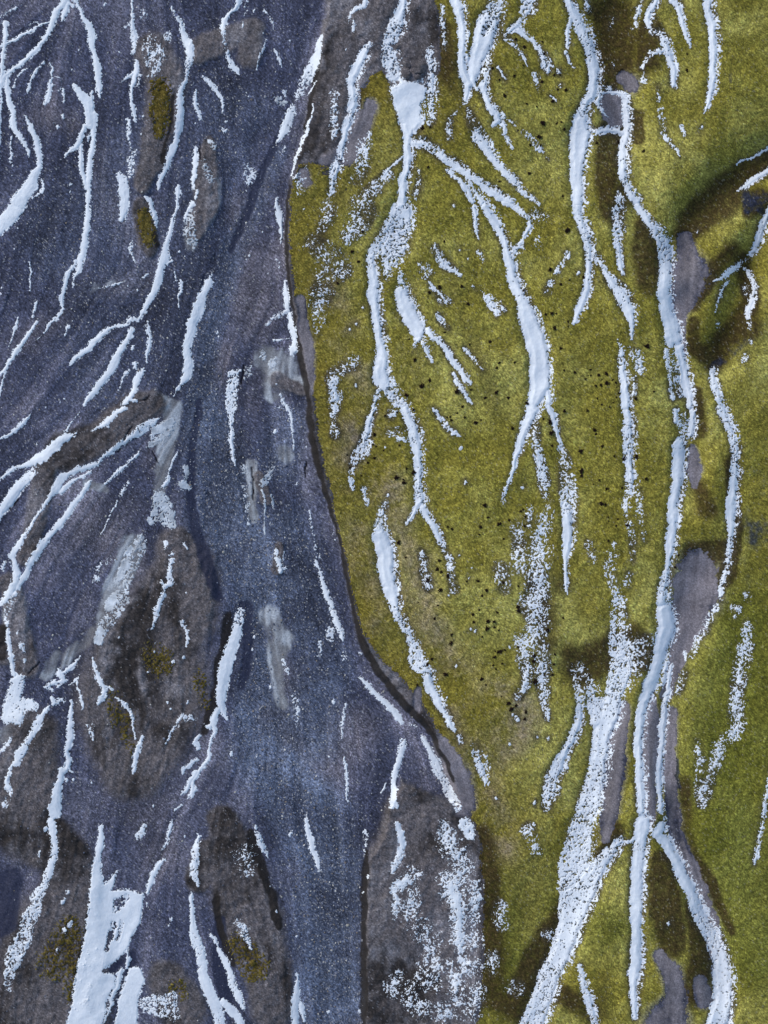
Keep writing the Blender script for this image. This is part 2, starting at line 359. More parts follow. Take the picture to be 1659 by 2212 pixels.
C3 1250,160,50,.6 1250,240,70,.8 1270,330,55,.9 1290,440,50,.85 1310,540,60,.8 1325,640,70,.7 1340,720,50,.45 1370,830,60,.3 1340,920,100,.35 1310,1000,120,.55 1300,1100,120,.6 1300,1200,140,.65 1290,1300,140,.65 1280,1400,150,.65 1270,1500,150,.65 1260,1600,180,.6 1240,1659,180,.55
+C4 730,60,90,.55 720,130,80,.6 715,200,50,.55
+C4 670,150,70,.65 680,230,70,.55 685,300,45,.75 670,370,30,.75 640,410,30,.5
+C4 760,180,45,.45 760,260,50,.45 755,330,60,.55 760,390,40,.75 765,450,30,.6 780,510,20,.6
@snow_dusting|snow dusting|thin broken snow specks along the left flank of the broad grainy veil|d
C3 1100,980,80,.45 1130,1080,90,.45 1130,1180,90,.55 1140,1300,120,.45
+C3 1200,830,50,.3 1200,970,50,.35
@snow_dusting|snow dusting|sparse snow specks on moss left of the grainy veil, small and ragged|d
C3 980,1330,100,.3 1010,1470,90,.45 1030,1480,60,.5
@snow_dusting|snow dusting|small snow specks strewn beside the tail of the central gully's left leg|d
C3 340,1180,40,.45 370,1380,70,.4 390,1470,60,.55
@snow_streak|snow streak|necklace of snow crumbs joining the gully's left leg to the almond shaped drift|h
B3 1410,680,40,.8 1420,740,50,.75 1450,800,30,.65
@snow_drift|snow drift|almond shaped smooth snow drift on moss near the river bank with a long thin tail|h
B3 1590,800,60,.55 1560,860,70,.75 1550,940,80,.65 1540,1010,110,.8 1560,1090,145 1590,1200,150 1590,1300,160 1610,1400,150 1630,1480,130 1650,1570,100
+C3 60,1500,130 100,1580,100,.95 120,1650,80,.95
+C4 75,10,45 100,60,45,.85 130,120,45,.85 160,180,55,.85 170,240,80,.75 215,290,50,.95 230,350,60 260,410,50 290,470,40,.95 325,530,30 350,570,15
@snow_patch|snow patch|small snow nub right at the end of the almond drift's thin tail|h
C4 368,600,20,.9 380,620,20,.9
@snow_streak|snow streak|short carrot shaped snow patch on moss above the silty bank|h
C4 440,650,40,.4 460,700,55,.8 480,750,50,.85 495,810,25,.9
@snow_drift|snow drift|twin snow gullies from the top edge merging around a thin moss sliver|h
C1 620,-20,100 620,0,100 640,80,100 650,170,85 660,260,80 660,350,70 660,440,75 670,530,90 690,610,90 720,680,105 690,780,50,.9 670,840,25,.8
+C1 940,-20,140,.5 940,20,140,.5 930,110,170,.7 880,200,200,.92 850,290,200 830,380,170 790,470,150 770,560,120 750,650,110 770,720,40
+C1 880,440,60,.75 855,560,60,.4 860,640,50,.75 835,710,80 850,780,65 890,860,70 950,930,70 960,980,80 910,1025,20
+C1 985,990,30 1010,1060,30 1040,1150,35,.9 1065,1210,20,.6
-C1 860,240,60,.35 840,280,40,.3
@snow_dusting|snow dusting|faint snow specks dripping from the foot of the twin gullies|d
C1 640,870,15,.6 570,960,30,.45 550,1060,40,.45 555,1120,30,.7
+C1 700,880,20,.6 760,1020,80,.25
@snow_streak|snow streak|bent snow streak from the top edge breaking right into a round tip on moss|h
C1 1220,-20,130,.7 1220,0,130,.72 1190,70,110,.78 1160,140,60,.65 1110,210,60,.95 1060,250,50,.9
+C1 1130,240,55 1180,290,50 1240,340,45 1290,400,40,.85 1330,470,55,.85 1340,540,75,.85 1350,570,40,.85
@snow_streak|snow streak|short thin snow streak under the bent streak's left end|h
C1 1010,290,50,.6 1070,350,40,.65 1120,410,30,.85 1160,480,25 1185,530,10
@snow_streak|snow streak|tiny slanted snow dash on moss right of the twin gullies|h
C1 960,545,20 985,590,25 1020,645,15,.7
@snow_patch|snow patch|little grainy snow spot below the round tip of the bent streak|h
C1 1250,610,50,.6 1260,660,40,.75 1280,740,15,.4
@snow_patch|snow patch|very small snow dash on open moss below the grainy snow spot|h
C1 1380,780,25,.65 1430,830,12,.8
@snow_streak|snow streak|thin dotted snow line slanting right off the end of the twin gullies|h
C1 1050,990,20,.6 1100,1030,15,.6
+C1 1160,1085,30,.55 1230,1140,40,.65 1290,1210,40,.8 1320,1240,15
+C1 1350,1290,20,.35 1355,1295,20,.35
@snow_drift|snow drift|straight club shaped snow drift slanting right across open moss|h
C1 780,1060,70,.6 800,1120,110,.85 850,1190,95 910,1280,85 970,1360,70 1040,1440,60 1110,1500,70,.85 1170,1570,55,.85 1230,1630,40,.75 1280,1659,25,.5
@snow_streak|snow streak|short snow specks in a vertical row left of the twin gullies' top|d
C1 500,60,30,.55 500,150,35,.75 515,290,30,.45 525,390,30,.35
@snow_streak|snow streak|broken line of snow crumbs beside the great gully's neck|d
C1 320,1400,25,.6 310,1500,30,.6 280,1600,40,.5
@snow_patch|snow patch|two faint snow crumbs left of the long right-hand gully's side leg|d
C1 1450,580,35,.5 1460,600,25,.5
+C1 1460,690,25,.5 1462,700,20,.5
@snow_streak|snow streak|small tapering snow streak on moss ending in a thread, right of the great gully|h
C2 440,380,60,.35 470,440,70,.65 510,500,70,.8 580,540,40,.9 650,585,20
@snow_patch|snow patch|ragged kite shaped snow patch on moss left of the widest snow trunk|h
C2 740,680,25,.4 800,720,30,.45 870,780,60,.7 920,830,90,.85 940,880,60,.85 945,920,25,.7
+C2 960,840,50,.6 1010,870,30,.5
@snow_streak|snow streak|thin snow thread of two pieces left of the kite shaped patch|h
C2 400,640,15 430,700,30,.75 480,770,50,.65 530,810,50,.45
+C2 470,910,30,.45 490,950,45,.75 540,1010,30,.35
@snow_drift|snow drift|smooth lobe of snow with a long right tail, left of the kite patch|h
C2 165,580,60,.5 175,660,80,.8 175,740,135 210,850,140 260,960,140 310,1040,130 320,1090,90
+C2 290,1130,40,.75 280,1180,20,.6
+C2 350,1140,40,.8 380,1200,40,.95 415,1290,20
+C2 380,1040,60 430,1090,55 490,1150,50 550,1230,45 610,1320,45 660,1380,45 700,1440,45 730,1480,25,.7
@snow_streak|snow streak|small spearhead of snow right of the smooth lobe's tail|h
C2 675,1185,25 720,1240,40,.85 770,1300,30,.45 820,1350,20,.35
@snow_streak|snow streak|thin wavering snow thread below the smooth lobe's tail|h
C2 590,1390,30,.75 620,1450,40,.95 660,1530,40,.9 700,1590,25 740,1640,15
+C3 430,10,20 470,80,30,.75 530,160,40,.75 590,215,30,.85 640,240,10
@snow_dusting|snow dusting|snow specks at the elbow where the great gully's right twig meets the trunk|d
C2 1250,90,80,.4 1350,110,50,.2
+C2 1270,280,40,.35 1280,360,40,.45
@snow_dusting|snow dusting|few snow specks between two thin twigs of the great gully|d
C2 800,400,30,.45 830,460,30,.65
@snow_dusting|snow dusting|snow specks right of the great gully's speckled belly|d
C2 340,500,60,.4 380,570,70,.35
@snow_dusting|snow dusting|upper cluster of snow specks on moss east of the river bank's inner curve|d
B2 1120,50,120,.4 1110,130,90,.45 1060,220,50,.55
+B2 1400,50,200,.2 1380,150,150,.45 1290,250,110,.55
@snow_dusting|snow dusting|long drifting swarm of snow specks on moss beside the grey silt strip on the bank|d
B2 1000,330,120,.2 1150,450,200,.25 1220,540,180,.3 1060,600,80,.45 1080,700,150,.4 1060,820,130,.5 1050,930,80,.55 1030,1060,40,.35
@snow_patch|snow patch|small chunky snow scraps on moss midway down the river bank|d
B2 1330,1300,90,.35 1250,1340,80,.45 1170,1420,90,.75 1160,1500,60,.8 1190,1590,80,.9
+B3 1180,20,70,.85 1165,120,30,.55 1180,220,60,.35
@snow_dusting|snow dusting|patchy snow specks left of the great gully's left leg|d
C3 70,210,40,.55 160,230,80,.28 200,270,60,.55
+C3 90,70,60,.35 100,30,60,.35
@snow_streak|snow streak|snow streak on the right bank curving down beside the speckled lower V gully|h
C4 930,290,70,.35 930,360,60,.4 935,440,40,.85 920,540,45,.9 890,620,45,.95 855,690,55,.95 835,740,60,.9 800,800,70,.8 790,860,70,.75 775,920,50,.55
@snow_drift|snow drift|long right-hand snow gully with a rectangular window near its head and a lower fork|h
D1 25,-20,80 30,0,80 60,80,90 110,170,110,.95 160,270,110,.9 195,370,105,.92 220,470,110,.92 235,560,110 245,640,90 235,730,100 230,800,90,.95 180,830,90,.92 150,920,110,.92 130,1000,150 130,1090,190 120,1180,180 110,1270,160 110,1370,140 105,1470,125 105,1560,110 110,1659,105
+D2 110,30,105 130,130,95,.92 160,230,85,.88 185,330,80,.88 200,430,75,.9 200,500,70 190,600,50,.95 180,700,65 150,800,70 125,890,75 100,960,45 85,990,25
+D2 240,440,70,.55 310,520,50,.8 370,610,75 430,700,90,.95 490,790,110,.95 530,870,105 545,960,70 550,1050,45 550,1110,20
+D1 40,150,45 25,220,35 20,310,35 10,390,25
+D1 0,420,20 0,440,20,.9 30,510,20,.9 70,550,15
+D1 275,740,30 285,780,25 280,850,35 300,910,20,.8 340,950,8
+D1 270,760,20 300,760,14 390,765,18 460,770,40 490,800,60 490,870,70,.95 500,950,70 510,1030,70 500,1110,80 480,1220,90,.92 480,1320,95,.92 480,1400,90,.92 500,1490,80,.9 540,1580,80 590,1640,80
+D1 200,1060,40,.9 270,1075,40 340,1055,45 420,1060,50 470,1090,50
+D1 330,720,30,.55 380,730,30,.35
+D2 590,20,80 640,90,80 690,170,65 750,240,90,.9 810,330,130,.85 820,430,130,.88 830,530,120,.95 820,630,120 810,730,115 820,830,120 850,930,130 870,1030,150 890,1110,150
+D2 830,1200,40,.9 840,1300,40,.75 860,1400,35,.75 870,1500,30,.8 880,1600,30
+D2 940,1180,100 960,1280,90 985,1380,90 1000,1480,85 1020,1580,80 1030,1659,70
+D2 920,1250,80,.35 930,1400,100,.4 950,1550,80,.4
+D3 905,40,40 910,130,50,.9
+D3 1050,50,60 1045,150,70 1030,230,70,.9
+D3 970,100,80,.45 970,200,90,.55
+D3 940,300,100,.95 940,380,110 935,480,105 920,590,105 905,700,105 890,820,105 885,930,100 875,1030,95 865,1120,90 855,1220,75 840,1320,60 815,1420,80,.9 795,1500,95,.9 800,1600,100,.95
+D4 475,10,95 480,80,90 465,150,80 445,220,70 420,300,70 395,370,65 370,440,55 352,530,55 343,620,50 345,700,50 352,780,48 358,860,45 358,940,45
+D5 365,10,80 360,60,75 350,130,70,.95 345,220,68 340,310,68 338,400,66 338,500,62 335,580,60 332,660,60 330,720,65 325,790,50 325,850,40 325,920,25
+D5 285,100,10 330,85,25
+D4 475,240,20,.8 470,320,40,.8 455,350,25,.8
+D4 497,260,18 490,320,25 485,380,25 470,450,35,.9 462,520,40 455,600,38 450,680,36 447,760,36 447,850,33 445,940,30
+D5 455,20,50 440,60,60 480,100,60 520,180,60 555,250,65 590,320,65 620,400,70,.92 650,470,75,.88 690,540,80,.88 720,610,85,.92 740,690,90,.95 745,770,95,.95 740,850,100,.95 720,930,110,.92 700,1000,110
@snow_drift|snow drift|wide coarse speckled V-shaped snow gully leaving the bottom edge on the moss slope|h
D4 250,-30,60,.6 250,20,70,.6 255,100,80,.6 260,180,110,.65 270,260,110,.75 250,340,100,.8 230,420,90,.85 210,480,110,.85 190,540,110,.95 175,620,90,.9 165,700,90,.88 150,780,100,.85 130,870,110,.8 110,940,110,.75
+D4 330,200,100,.42 300,300,100,.42 380,160,80,.35
+D4 120,340,40,.6 130,360,50,.65 150,440,90,.8 155,520,80,.92
+D5 90,20,120,.75 60,120,140,.7 50,220,170,.74 40,310,160,.8
+C5 900,380,140,.86 890,480,120,.92 860,570,110,.93 830,650,110,.93 790,730,110,.88 770,800,110,.82 745,870,110,.82 720,940,110,.82 690,1000,110,.8
+D5 260,95,35,.9 250,100,45,.9 200,160,70,.9 150,230,90,.86 110,300,110,.86 60,400,120,.86 20,490,110,.9
@snow_dusting|snow dusting|scattered snow specks trailing above the coarse speckled V gully|d
D3 410,1120,30,.25 385,1220,70,.6 360,1330,70,.5 400,1440,70,.45 430,1560,80,.6 430,1640,90,.6
+D3 520,1380,50,.5 510,1460,50,.5
@snow_dusting|snow dusting|thin pair of speck trails on moss right of the main trunk's pronged foot|d
D3 190,1120,50,.45 250,1270,30,.45
+D4 60,280,60,.3 80,340,50,.3
@snow_streak|snow streak|crooked snow streak from the top edge that splits around a dark hollow, upper right|h
D1 760,-20,60 760,0,60 720,70,60 680,140,60 680,210,50,.75 720,260,50,.65 780,280,60,.75 830,360,70,.88 840,440,90,.95 860,520,75 890,600,55 890,700,50
+D1 810,410,50,.9 780,420,50,.85 700,440,35,.65 660,500,40,.65 630,560,30,.6
+D1 690,410,20,.75 680,450,20,.7
+D1 650,600,20,.9 640,660,50,.85
@snow_streak|snow streak|dashed snow strip left of the crooked split streak near the top edge|h
D1 640,-10,25,.8 630,20,25,.75 600,80,40,.88 580,150,45,.75 580,210,30,.55 520,270,20,.4
@snow_streak|snow streak|clean wedge of snow from the top edge on bright moss, short and pointed|h
D1 890,-20,60 890,0,60 930,50,60 960,140,60 980,230,45 1000,310,40 1020,370,35
@snow_streak|snow streak|long clean sword shaped snow streak from the top edge, nearest the upper right corner|h
D1 1175,-20,80,.8 1180,0,80,.85 1185,100,80,.9 1210,220,80 1215,310,85 1215,420,80 1210,520,80 1205,620,75 1195,710,70 1180,800,55 1155,890,30 1140,930,15
+D1 1110,1040,25,.35 1105,1080,20,.3
@snow_streak|snow streak|greyish thin snow line winding down bright moss right of the window in the gully|h
D1 755,720,15,.4 765,740,20,.4 770,840,40,.4 785,940,45,.45 800,1040,40,.5 820,1110,40,.75 860,1170,30,.75 910,1230,25,.9 945,1280,12
@snow_patch|snow patch|short greyish snow fleck right of the thin winding snow line|h
D1 950,1040,30,.75 975,1100,25,.55
@snow_streak|snow streak|slim snow line entering from the right edge, uppermost there|h
D1 1659,1210,35 1600,1250,25 1530,1290,20 1450,1310,15 1400,1340,8
@snow_streak|snow streak|curved snow blade entering from the right edge above the dark hollow|h
D1 1659,1400,60 1590,1430,50 1520,1480,45 1460,1530,35 1405,1560,15
@snow_patch|snow patch|dim snow patch hanging at the top edge right of the long right-hand gully|d
D1 190,10,40,.55 200,80,50,.5
@snow_patch|snow patch|faint snow dashes on the dark moss between the long gully and the dashed strip|d
D1 405,150,20,.45 375,230,25,.4
+D1 380,520,15,.5 390,550,12,.5
@snow_streak|snow streak|speckled vertical snow wedge between the two legs below the gully's window|h
D1 430,1560,30,.7 440,1630,60,.62
+D2 435,50,80,.66 430,150,80,.66 430,240,80,.72 440,330,80,.82 450,420,55,.85 460,500,40 480,570,25
@snow_streak|snow streak|branched snow arm coming in from the right edge with a drooping fork|h
D2 1680,20,50,.9 1650,90,50,.9 1610,200,80,.88 1590,300,80,.95 1560,380,60 1500,430,25,.75 1430,480,35,.75 1380,530,45,.75 1310,580,40,.85 1250,620,22 1210,640,10
+D2 1470,530,40,.8 1520,600,40,.8 1545,680,45,.8 1520,780,65,.85 1500,860,45 1500,950,40,.9 1505,1020,30,.75
+D2 1465,680,40,.5 1480,750,30,.5
@snow_streak|snow streak|dim thread of snow under the branched snow arm, on dark moss|h
D2 1310,630,25,.4 1280,720,30,.45 1260,800,25,.65 1245,880,15,.75
+D2 1250,985,35,.65 1250,1000,30,.65
@snow_patch|snow patch|two snow lumps below the drooping fork of the branched arm|h
D2 1515,1120,25,.85 1512,1140,22,.85
+D2 1475,1240,45,.5 1470,1280,50,.65
@snow_drift|snow drift|S-curved outer snow gully parallel to the long right-hand gully, east of it|h
D2 1235,1350,40,.6 1220,1370,60,.8 1210,1430,60,.95 1240,1520,70,.85 1290,1640,60,.85
+D3 1290,20,80,.85 1325,110,80,.85 1360,200,80,.85 1385,310,75,.82 1395,420,75,.82 1400,530,80,.9 1390,640,85 1375,750,95 1370,850,90 1360,950,85 1350,1050,60 1345,1150,50,.9 1335,1250,55,.82 1310,1360,50,.8 1290,1460,55,.8 1270,1560,40,.8
+D3 1225,1640,45,.85 1220,1659,40,.8
+D4 690,20,25,.65 650,90,35,.45 620,140,25,.65 595,220,25,.4
+D4 555,300,30,.45 530,390,25,.45
+D4 560,200,12 562,240,10
@snow_drift|snow drift|upright ragged snow strip alone on moss between the great gully and the long gully|h
D2 435,1130,30,.4 460,1190,45,.75 470,1280,65,.85 475,1380,75,.95 490,1480,80 500,1580,85 505,1659,85
+D3 510,40,85 530,120,90,.98 520,200,100,.86 525,300,100,.8 525,400,100,.86 530,500,95,.93 540,590,95,.9 530,680,90,.78 510,760,60,.65 500,850,50,.4 520,950,50,.45 550,1100,50,.3 555,1250,40,.2
+D3 600,700,60,.45 610,850,60,.45 620,980,50,.35 650,1100,30,.25
+D2 540,1420,50,.45 545,1550,60,.45
@snow_patch|snow patch|torn snow flap beside the top of the upright ragged strip|h
D2 530,1190,40,.4 590,1270,80,.72 610,1340,90,.78 620,1390,40,.75
@snow_streak|snow streak|crumbling slanted snow line left of the side leg of the long gully|h
C2 1510,420,40,.5 1475,510,35,.65 1440,570,35,.8
+C2 1385,650,50,.65 1365,710,60,.35
@snow_streak|snow streak|grainy bent snow streak on the lower right moss, isolated from the gullies|d
D4 855,60,30,.4 845,160,50,.65 835,240,60,.65 820,310,50,.7 805,380,45,.7 800,450,50,.55 805,530,60,.75 785,590,50,.8
+D4 740,610,35,.5 720,650,50,.65 710,700,50,.7 685,770,30,.4 650,830,60,.65 640,900,40,.45
@snow_streak|snow streak|small grainy snow stub left of the grainy bent streak|d
D4 620,620,25,.4 625,640,35,.45 630,700,30,.55 630,780,30,.25
@snow_patch|snow patch|snow lump on moss above the grainy bent streak|d
D3 1490,1540,50,.65 1485,1550,40,.65
@snow_patch|snow patch|snow lump left of the head of the grainy bent streak, near the outer gully's foot|d
D3 1380,1640,50,.7 1420,1645,50,.75
@snow_patch|snow patch|small snow edge at the lower right border|h
D4 952,850,25,.85 945,890,20,.8
@snow_streak|snow streak|short snow streak at the bottom edge in the crook of the coarse V gully|h
D5 65,680,25,.6 75,720,35,.8 100,800,40,.88 120,870,45,.88 135,930,40,.88 145,990,35
@snow_streak|snow streak|bank-foot snow line pinned to the middle river bank with two side hooks|g
B2 765,640,30 775,720,50 785,800,60 790,870,50 760,890,40,.8 690,930,25,.8 620,990,25,.8
+B2 805,900,40 830,1010,60 845,1080,45 855,1150,40 850,1200,70 840,1230,40,.9
+B2 810,1095,8 760,1108,10 690,1120,14,.8
@snow_streak|snow streak|white sliver at the foot of the river bank where the bank is steepest and darkest|g
B2 705,-30,30,.9 705,20,40 720,100,60 730,190,40 740,280,25 735,320,10,.8
+B2 710,460,22,.5 730,520,18,.5
@snow_streak|snow streak|feather edged snow strip in mid channel with a long needle tail|g
B2 390,1370,30,.8 340,1400,80,.85 335,1490,100,.85 330,1580,100,.82 325,1659,90,.78
+B3 320,20,80,.8 325,100,40,.9 330,200,30 335,290,35 350,360,30 360,430,22 367,480,10
@ice_patch|ice patch|mottled white ice blotches on the round grey silt patch by the middle bank|i
B2 590,1230,60,.8 600,1260,50,.8
+B2 690,1270,25,.8 670,1310,60,.8 670,1345,50,.9
+B2 470,1370,90,.4 460,1420,50,.45
@snow_streak|snow streak|curved snow line edging a brown silt bar in the channel|g
B2 740,1560,20,.7 780,1640,35,.8
+B3 735,20,40,.6 740,40,30,.5
+B3 790,0,40 810,60,30 825,150,22 835,230,15 848,290,10 838,350,18,.8
@ice_sheet|ice sheet|pale tilted ice sheet with a pointed end in mid channel|i
PB3 690,460 660,550 630,630 580,690 570,650 600,560 640,490,.85
+B3 590,700,15 605,780,18 608,850,12 605,920,6 610,1010,15 608,1050,15
@ice_patch|ice patch|small comma of ice beside the pale tilted ice sheet|i
B3 655,720,12 660,780,20 670,830,15
@ice_patch|ice patch|greenish crust of ice along the west side of mid channel|i
B3 440,490,50,.75 445,540,40,.7
+B3 425,640,30,.5 455,750,50,.4 470,870,30,.45 485,970,20,.5
@snow_streak|snow streak|barbed snow streak in mid channel above the grey silt heap|g
B3 700,1180,30,.8 715,1240,45,.9 740,1290,40 745,1350,25
+B3 765,1190,10,.8 768,1260,12,.8
+B3 775,1310,30,.6 775,1330,25,.5
@snow_streak|snow streak|frosty dotted line down the channel near the mid river bank|d
B3 975,850,12,.7 985,930,15,.7 1000,1040,15,.55 1020,1140,20,.5 1050,1240,40,.35
@snow_streak|snow streak|pinkish white snow rib with a crumbling lower end beside the lower river bank|g
B3 1020,1270,25,.6 1050,1340,25 1080,1420,40 1105,1500,50 1130,1580,45 1155,1640,35
+B4 665,10,25 690,60,25 710,110,22,.9 715,140,15,.8
+B4 655,100,40,.7 660,140,30,.55
+B4 730,230,20,.7 720,210,20,.6
+B4 605,150,15,.7 605,215,25,.7
@snow_streak|snow streak|curved snow line tracing the bend of the lower river bank|g
B4 795,205,12,.7 800,215,10,.6
+B4 795,320,14 800,325,20 840,360,30 880,400,25 920,440,30 945,470,30
+C4 20,430,25 60,470,35 85,510,35 95,530,20
@snow_drift|snow drift|snow drift under the overhanging lower bank, spilling into broken flakes|g
C4 135,535,18,.7 155,545,12,.7
+C4 195,600,20 225,650,30 255,710,40 275,770,45,.9 300,820,40,.75 330,870,40,.75 355,930,35,.75
+C5 400,20,70,.8 420,70,50,.75
@snow_streak|snow streak|long lean snow streak on the gravel point below the bank's bend, with a hooked foot|g
C4 105,610,30,.8 90,680,30 70,740,35 62,800,30 62,860,35 50,920,25
+C4 62,860,15 78,930,12
+C5 75,10,20 95,60,30 100,110,30 90,170,40,.9 60,220,35,.9 45,240,15
@snow_streak|snow streak|faint dotted snow dash on the open gravel of the lower channel|d
B4 430,230,10 450,270,20,.8 460,300,12
+B4 485,400,15,.5 500,460,25,.55 505,540,18,.4
@snow_streak|snow streak|thin broken snow thread in the east half of the lower channel|g
B4 720,450,10,.8 710,540,15,.8 712,600,8
+B4 720,690,10 735,750,15 738,830,12 735,900,8
@snow_streak|snow streak|small snow blade slanting down the lower gravel beside the lean hooked streak|g
B4 915,810,10 905,830,12 890,860,8
@snow_streak|snow streak|little snow tongue at the tip of the dark soil point in the lower channel|g
B5 310,30,15,.8 325,90,30,.9 350,135,25,.9 365,170,8,.7
+B5 390,300,25,.35
@snow_streak|snow streak|straight tapering snow streak in the middle of the pebbly lower channel|g
B5 535,-20,20,.8 540,0,25 555,60,28 575,120,30 595,180,25 602,235,12
@snow_streak|snow streak|dim snow dash high on the east side of the lower channel|d
B5 820,50,20,.7 828,100,15,.6 815,160,6,.8
@snow_dusting|snow dusting|upper broken snow crust on the dark soil right of the lower channel|d
C5 150,250,60,.6 130,280,70,.85 90,300,60,.75 50,320,30,.9 75,380,40,.75 60,440,35,.75
+C5 140,330,60,.5 140,390,70,.6 130,440,60,.7
@snow_dusting|snow dusting|lower scatter of snow flakes on the dark soil right of the lower channel|d
C5 130,480,60,.4 190,500,100,.35 240,580,80,.45 250,620,50,.6
+C5 230,670,100,.6 230,740,100,.5 190,770,60,.25
+C5 60,780,70,.6 80,710,30,.6
+C5 130,790,60,.45 140,860,60,.45 200,890,70,.5
+C5 300,900,90,.55 290,920,80,.5
@snow_drift|snow drift|tall crumbling snow column between dark soil and moss at the bottom edge's middle|d
C5 290,20,40,.6 310,90,70,.7 330,130,80,.78 360,200,110,.62 380,230,80,.72 330,280,90,.8 340,350,80,.85 360,420,70,.93 360,500,60,.93 365,570,60,.93 370,620,30,.75 400,690,70,.6 430,680,70,.5
+C5 345,740,60,.78 350,800,60,.84 360,850,40,.8
+C5 330,680,50,.4
@snow_dusting|snow dusting|thin snow flakes on the moss fringe right of the tall crumbling column|d
C5 440,290,50,.45 435,370,60,.6 440,430,30,.55 430,530,60,.42 440,600,60,.35
+C5 450,800,70,.42 420,900,80,.42
@snow_dusting|snow dusting|few snow spots on the lower moss between the tall column and the V gully|d
C5 555,405,50,.45 570,480,50,.35
+C5 520,640,45,.6 525,700,30,.7
+C5 625,780,60,.42 640,790,50,.4
@snow_dusting|snow dusting|small snow spots on moss beside the upper left edge of the V gully|d
C5 690,40,50,.5 720,150,40,.28
+C5 785,530,40,.6 790,545,35,.6
@F|snow_fleck|snow fleck|small white snow fleck alone on the blue-grey gravel|snow flecks scattered on the gravel
A1 505,950,24 465,1030,18 95,1435,9 640,405,10 575,1500,16 572,1560,14 40,420,9 590,570,12 860,30,20 1588,1010,10 1160,1100,12 975,435,20 1170,940,14
A2 20,700,14 16,745,12 150,195,8 120,365,8 1120,705,12 1040,670,11 1078,1185,26 420,1435,13 500,1625,13 530,1600,12 1045,440,12 590,960,10 1460,400,16 1510,440,9 1385,445,12
A3 290,300,12 370,10,9 1505,920,10 1520,1520,12 1510,1450,12
B1 470,750,11 475,785,11 595,275,9 820,340,10 825,520,12 430,205,25 525,80,16 300,985,10 1265,410,12
B2 222,1060,20 232,1095,12 480,430,14 455,465,10 635,570,9 580,230,12 700,1480,12
B3 690,200,24 925,270,12 945,330,11 870,630,18 1165,1035,11 1178,1085,9 5,665,20 655,945,10
B4 295,130,12 288,185,9 370,365,14 187,675,15 670,430,14 20,620,16 35,650,16 10,715,16 310,690,8 650,690,8
B5 405,420,10 812,340,10 830,258,11 502,545,9 645,895,12 790,890,12 465,60,16
A5 800,460,14 792,488,10 690,395,10 183,158,16 318,335,18 295,378,20 322,485,20 293,512,16 268,600,10 865,75,9 212,40,18
A4 205,415,24 150,180,22 1270,270,14 1265,340,10 1420,420,20 1500,390,18 1365,760,16 1535,750,18 1390,810,12 1215,515,10 1240,1600,16 540,1400,22 600,1390,14 755,1410,14 960,220,14
@F|snow_fleck|snow fleck|small white snow fleck caught in the open moss|snow flecks caught in the moss
C3 640,340,24 690,620,20 1160,660,20 630,1225,14 740,1330,14 560,1540,12 720,1410,12 30,330,14 60,720,16
C2 585,15,18 710,460,12 1610,575,18 640,390,14
B2 1300,1025,14 1345,990,16 1410,850,14 1350,1490,22 915,60,16
C4 610,490,10 355,270,10 310,415,9 625,500,14 730,600,10 785,600,12 715,910,16 545,880,10 605,630,10 440,100,9 420,90,9 635,515,14 605,180,9
D2 1080,230,18 110,570,18 25,440,30
D4 795,30,14
D5 490,485,12
"""
TX = dict(A=0, B=750, C=1500, D=2224); TY = {'1': 0, '2': 800, '3': 1600, '4': 2400, '5': 3232}
BIG = {'B4', 'C4', 'D4', 'A5', 'B5', 'C5', 'D5'}
def tscale(t): return (.84034 if t in BIG else .48222)
def pts(line):
    t, *ps = line.split(); s = tscale(t); out = []
    for p in ps:
        v = [float(q) for q in p.split(',')]
        o = [TX[t[0]]+v[0]*s, TY[t[1]]+v[1]*s]
        if len(v) > 2: o.append(v[2]*s*.5)
        if len(v) > 2: o.append(v[3] if len(v) > 3 else 1.0)
        out.append(o)
    return out
def extend(p):
    if len(p) < 2: return p
    for end in (0, -1):
        a = p[end]; b = p[1] if end == 0 else p[-2]
        if a[0] < 8 or a[0] > 3016 or a[1] < 8 or a[1] > 4024:
            d = np.array([a[0]-b[0], a[1]-b[1]]); d /= (np.hypot(*d)+1e-6)
            n = [a[0]+d[0]*250, a[1]+d[1]*250, a[2], a[3]]
            p = [n]+p if end == 0 else p+[n]
    return p
things = []; flecks = []; cur = None
for ln in SNOW.strip().split('\n'):
    ln = ln.strip()
    if not ln: continue
    if ln[0] == '@':
        f = ln[1:].split('|')
        if f[0] == 'F': cur = dict(fleck=1, name=f[1], cat=f[2], label=f[3], group=f[4])
        else: cur = dict(name=f[0], cat=f[1], label=f[2], k=f[3], s=[]); things.append(cur)
    elif 'fleck' in cur:
        for p in pts(ln):
            d = dict(cur, k='f', s=[('+', [[p[0]+p[2]*.35, p[1]-p[2]*1.1, p[2]*.55, .9], [p[0], p[1], p[2]*1.0, 1], [p[0]-p[2]*.3, p[1]+p[2]*1.2, p[2]*.5, .9]])])
            flecks.append(d)
    elif ln[0] == 'P':
        t, *ps = ln[1:].split(); s = tscale(t); pp = []
        dd = 1.0
        for p in ps:
            v = [float(q) for q in p.split(',')]
            pp.append([TX[t[0]]+v[0]*s, TY[t[1]]+v[1]*s])
            if len(v) > 2: dd = v[2]
        cur['s'].append(('P', pp, dd))
    elif ln[0] == '-': cur['s'].append(('-', pts(ln[1:])))
    else: cur['s'].append(('+', extend(pts(ln.lstrip('+')))))
things = things + flecks

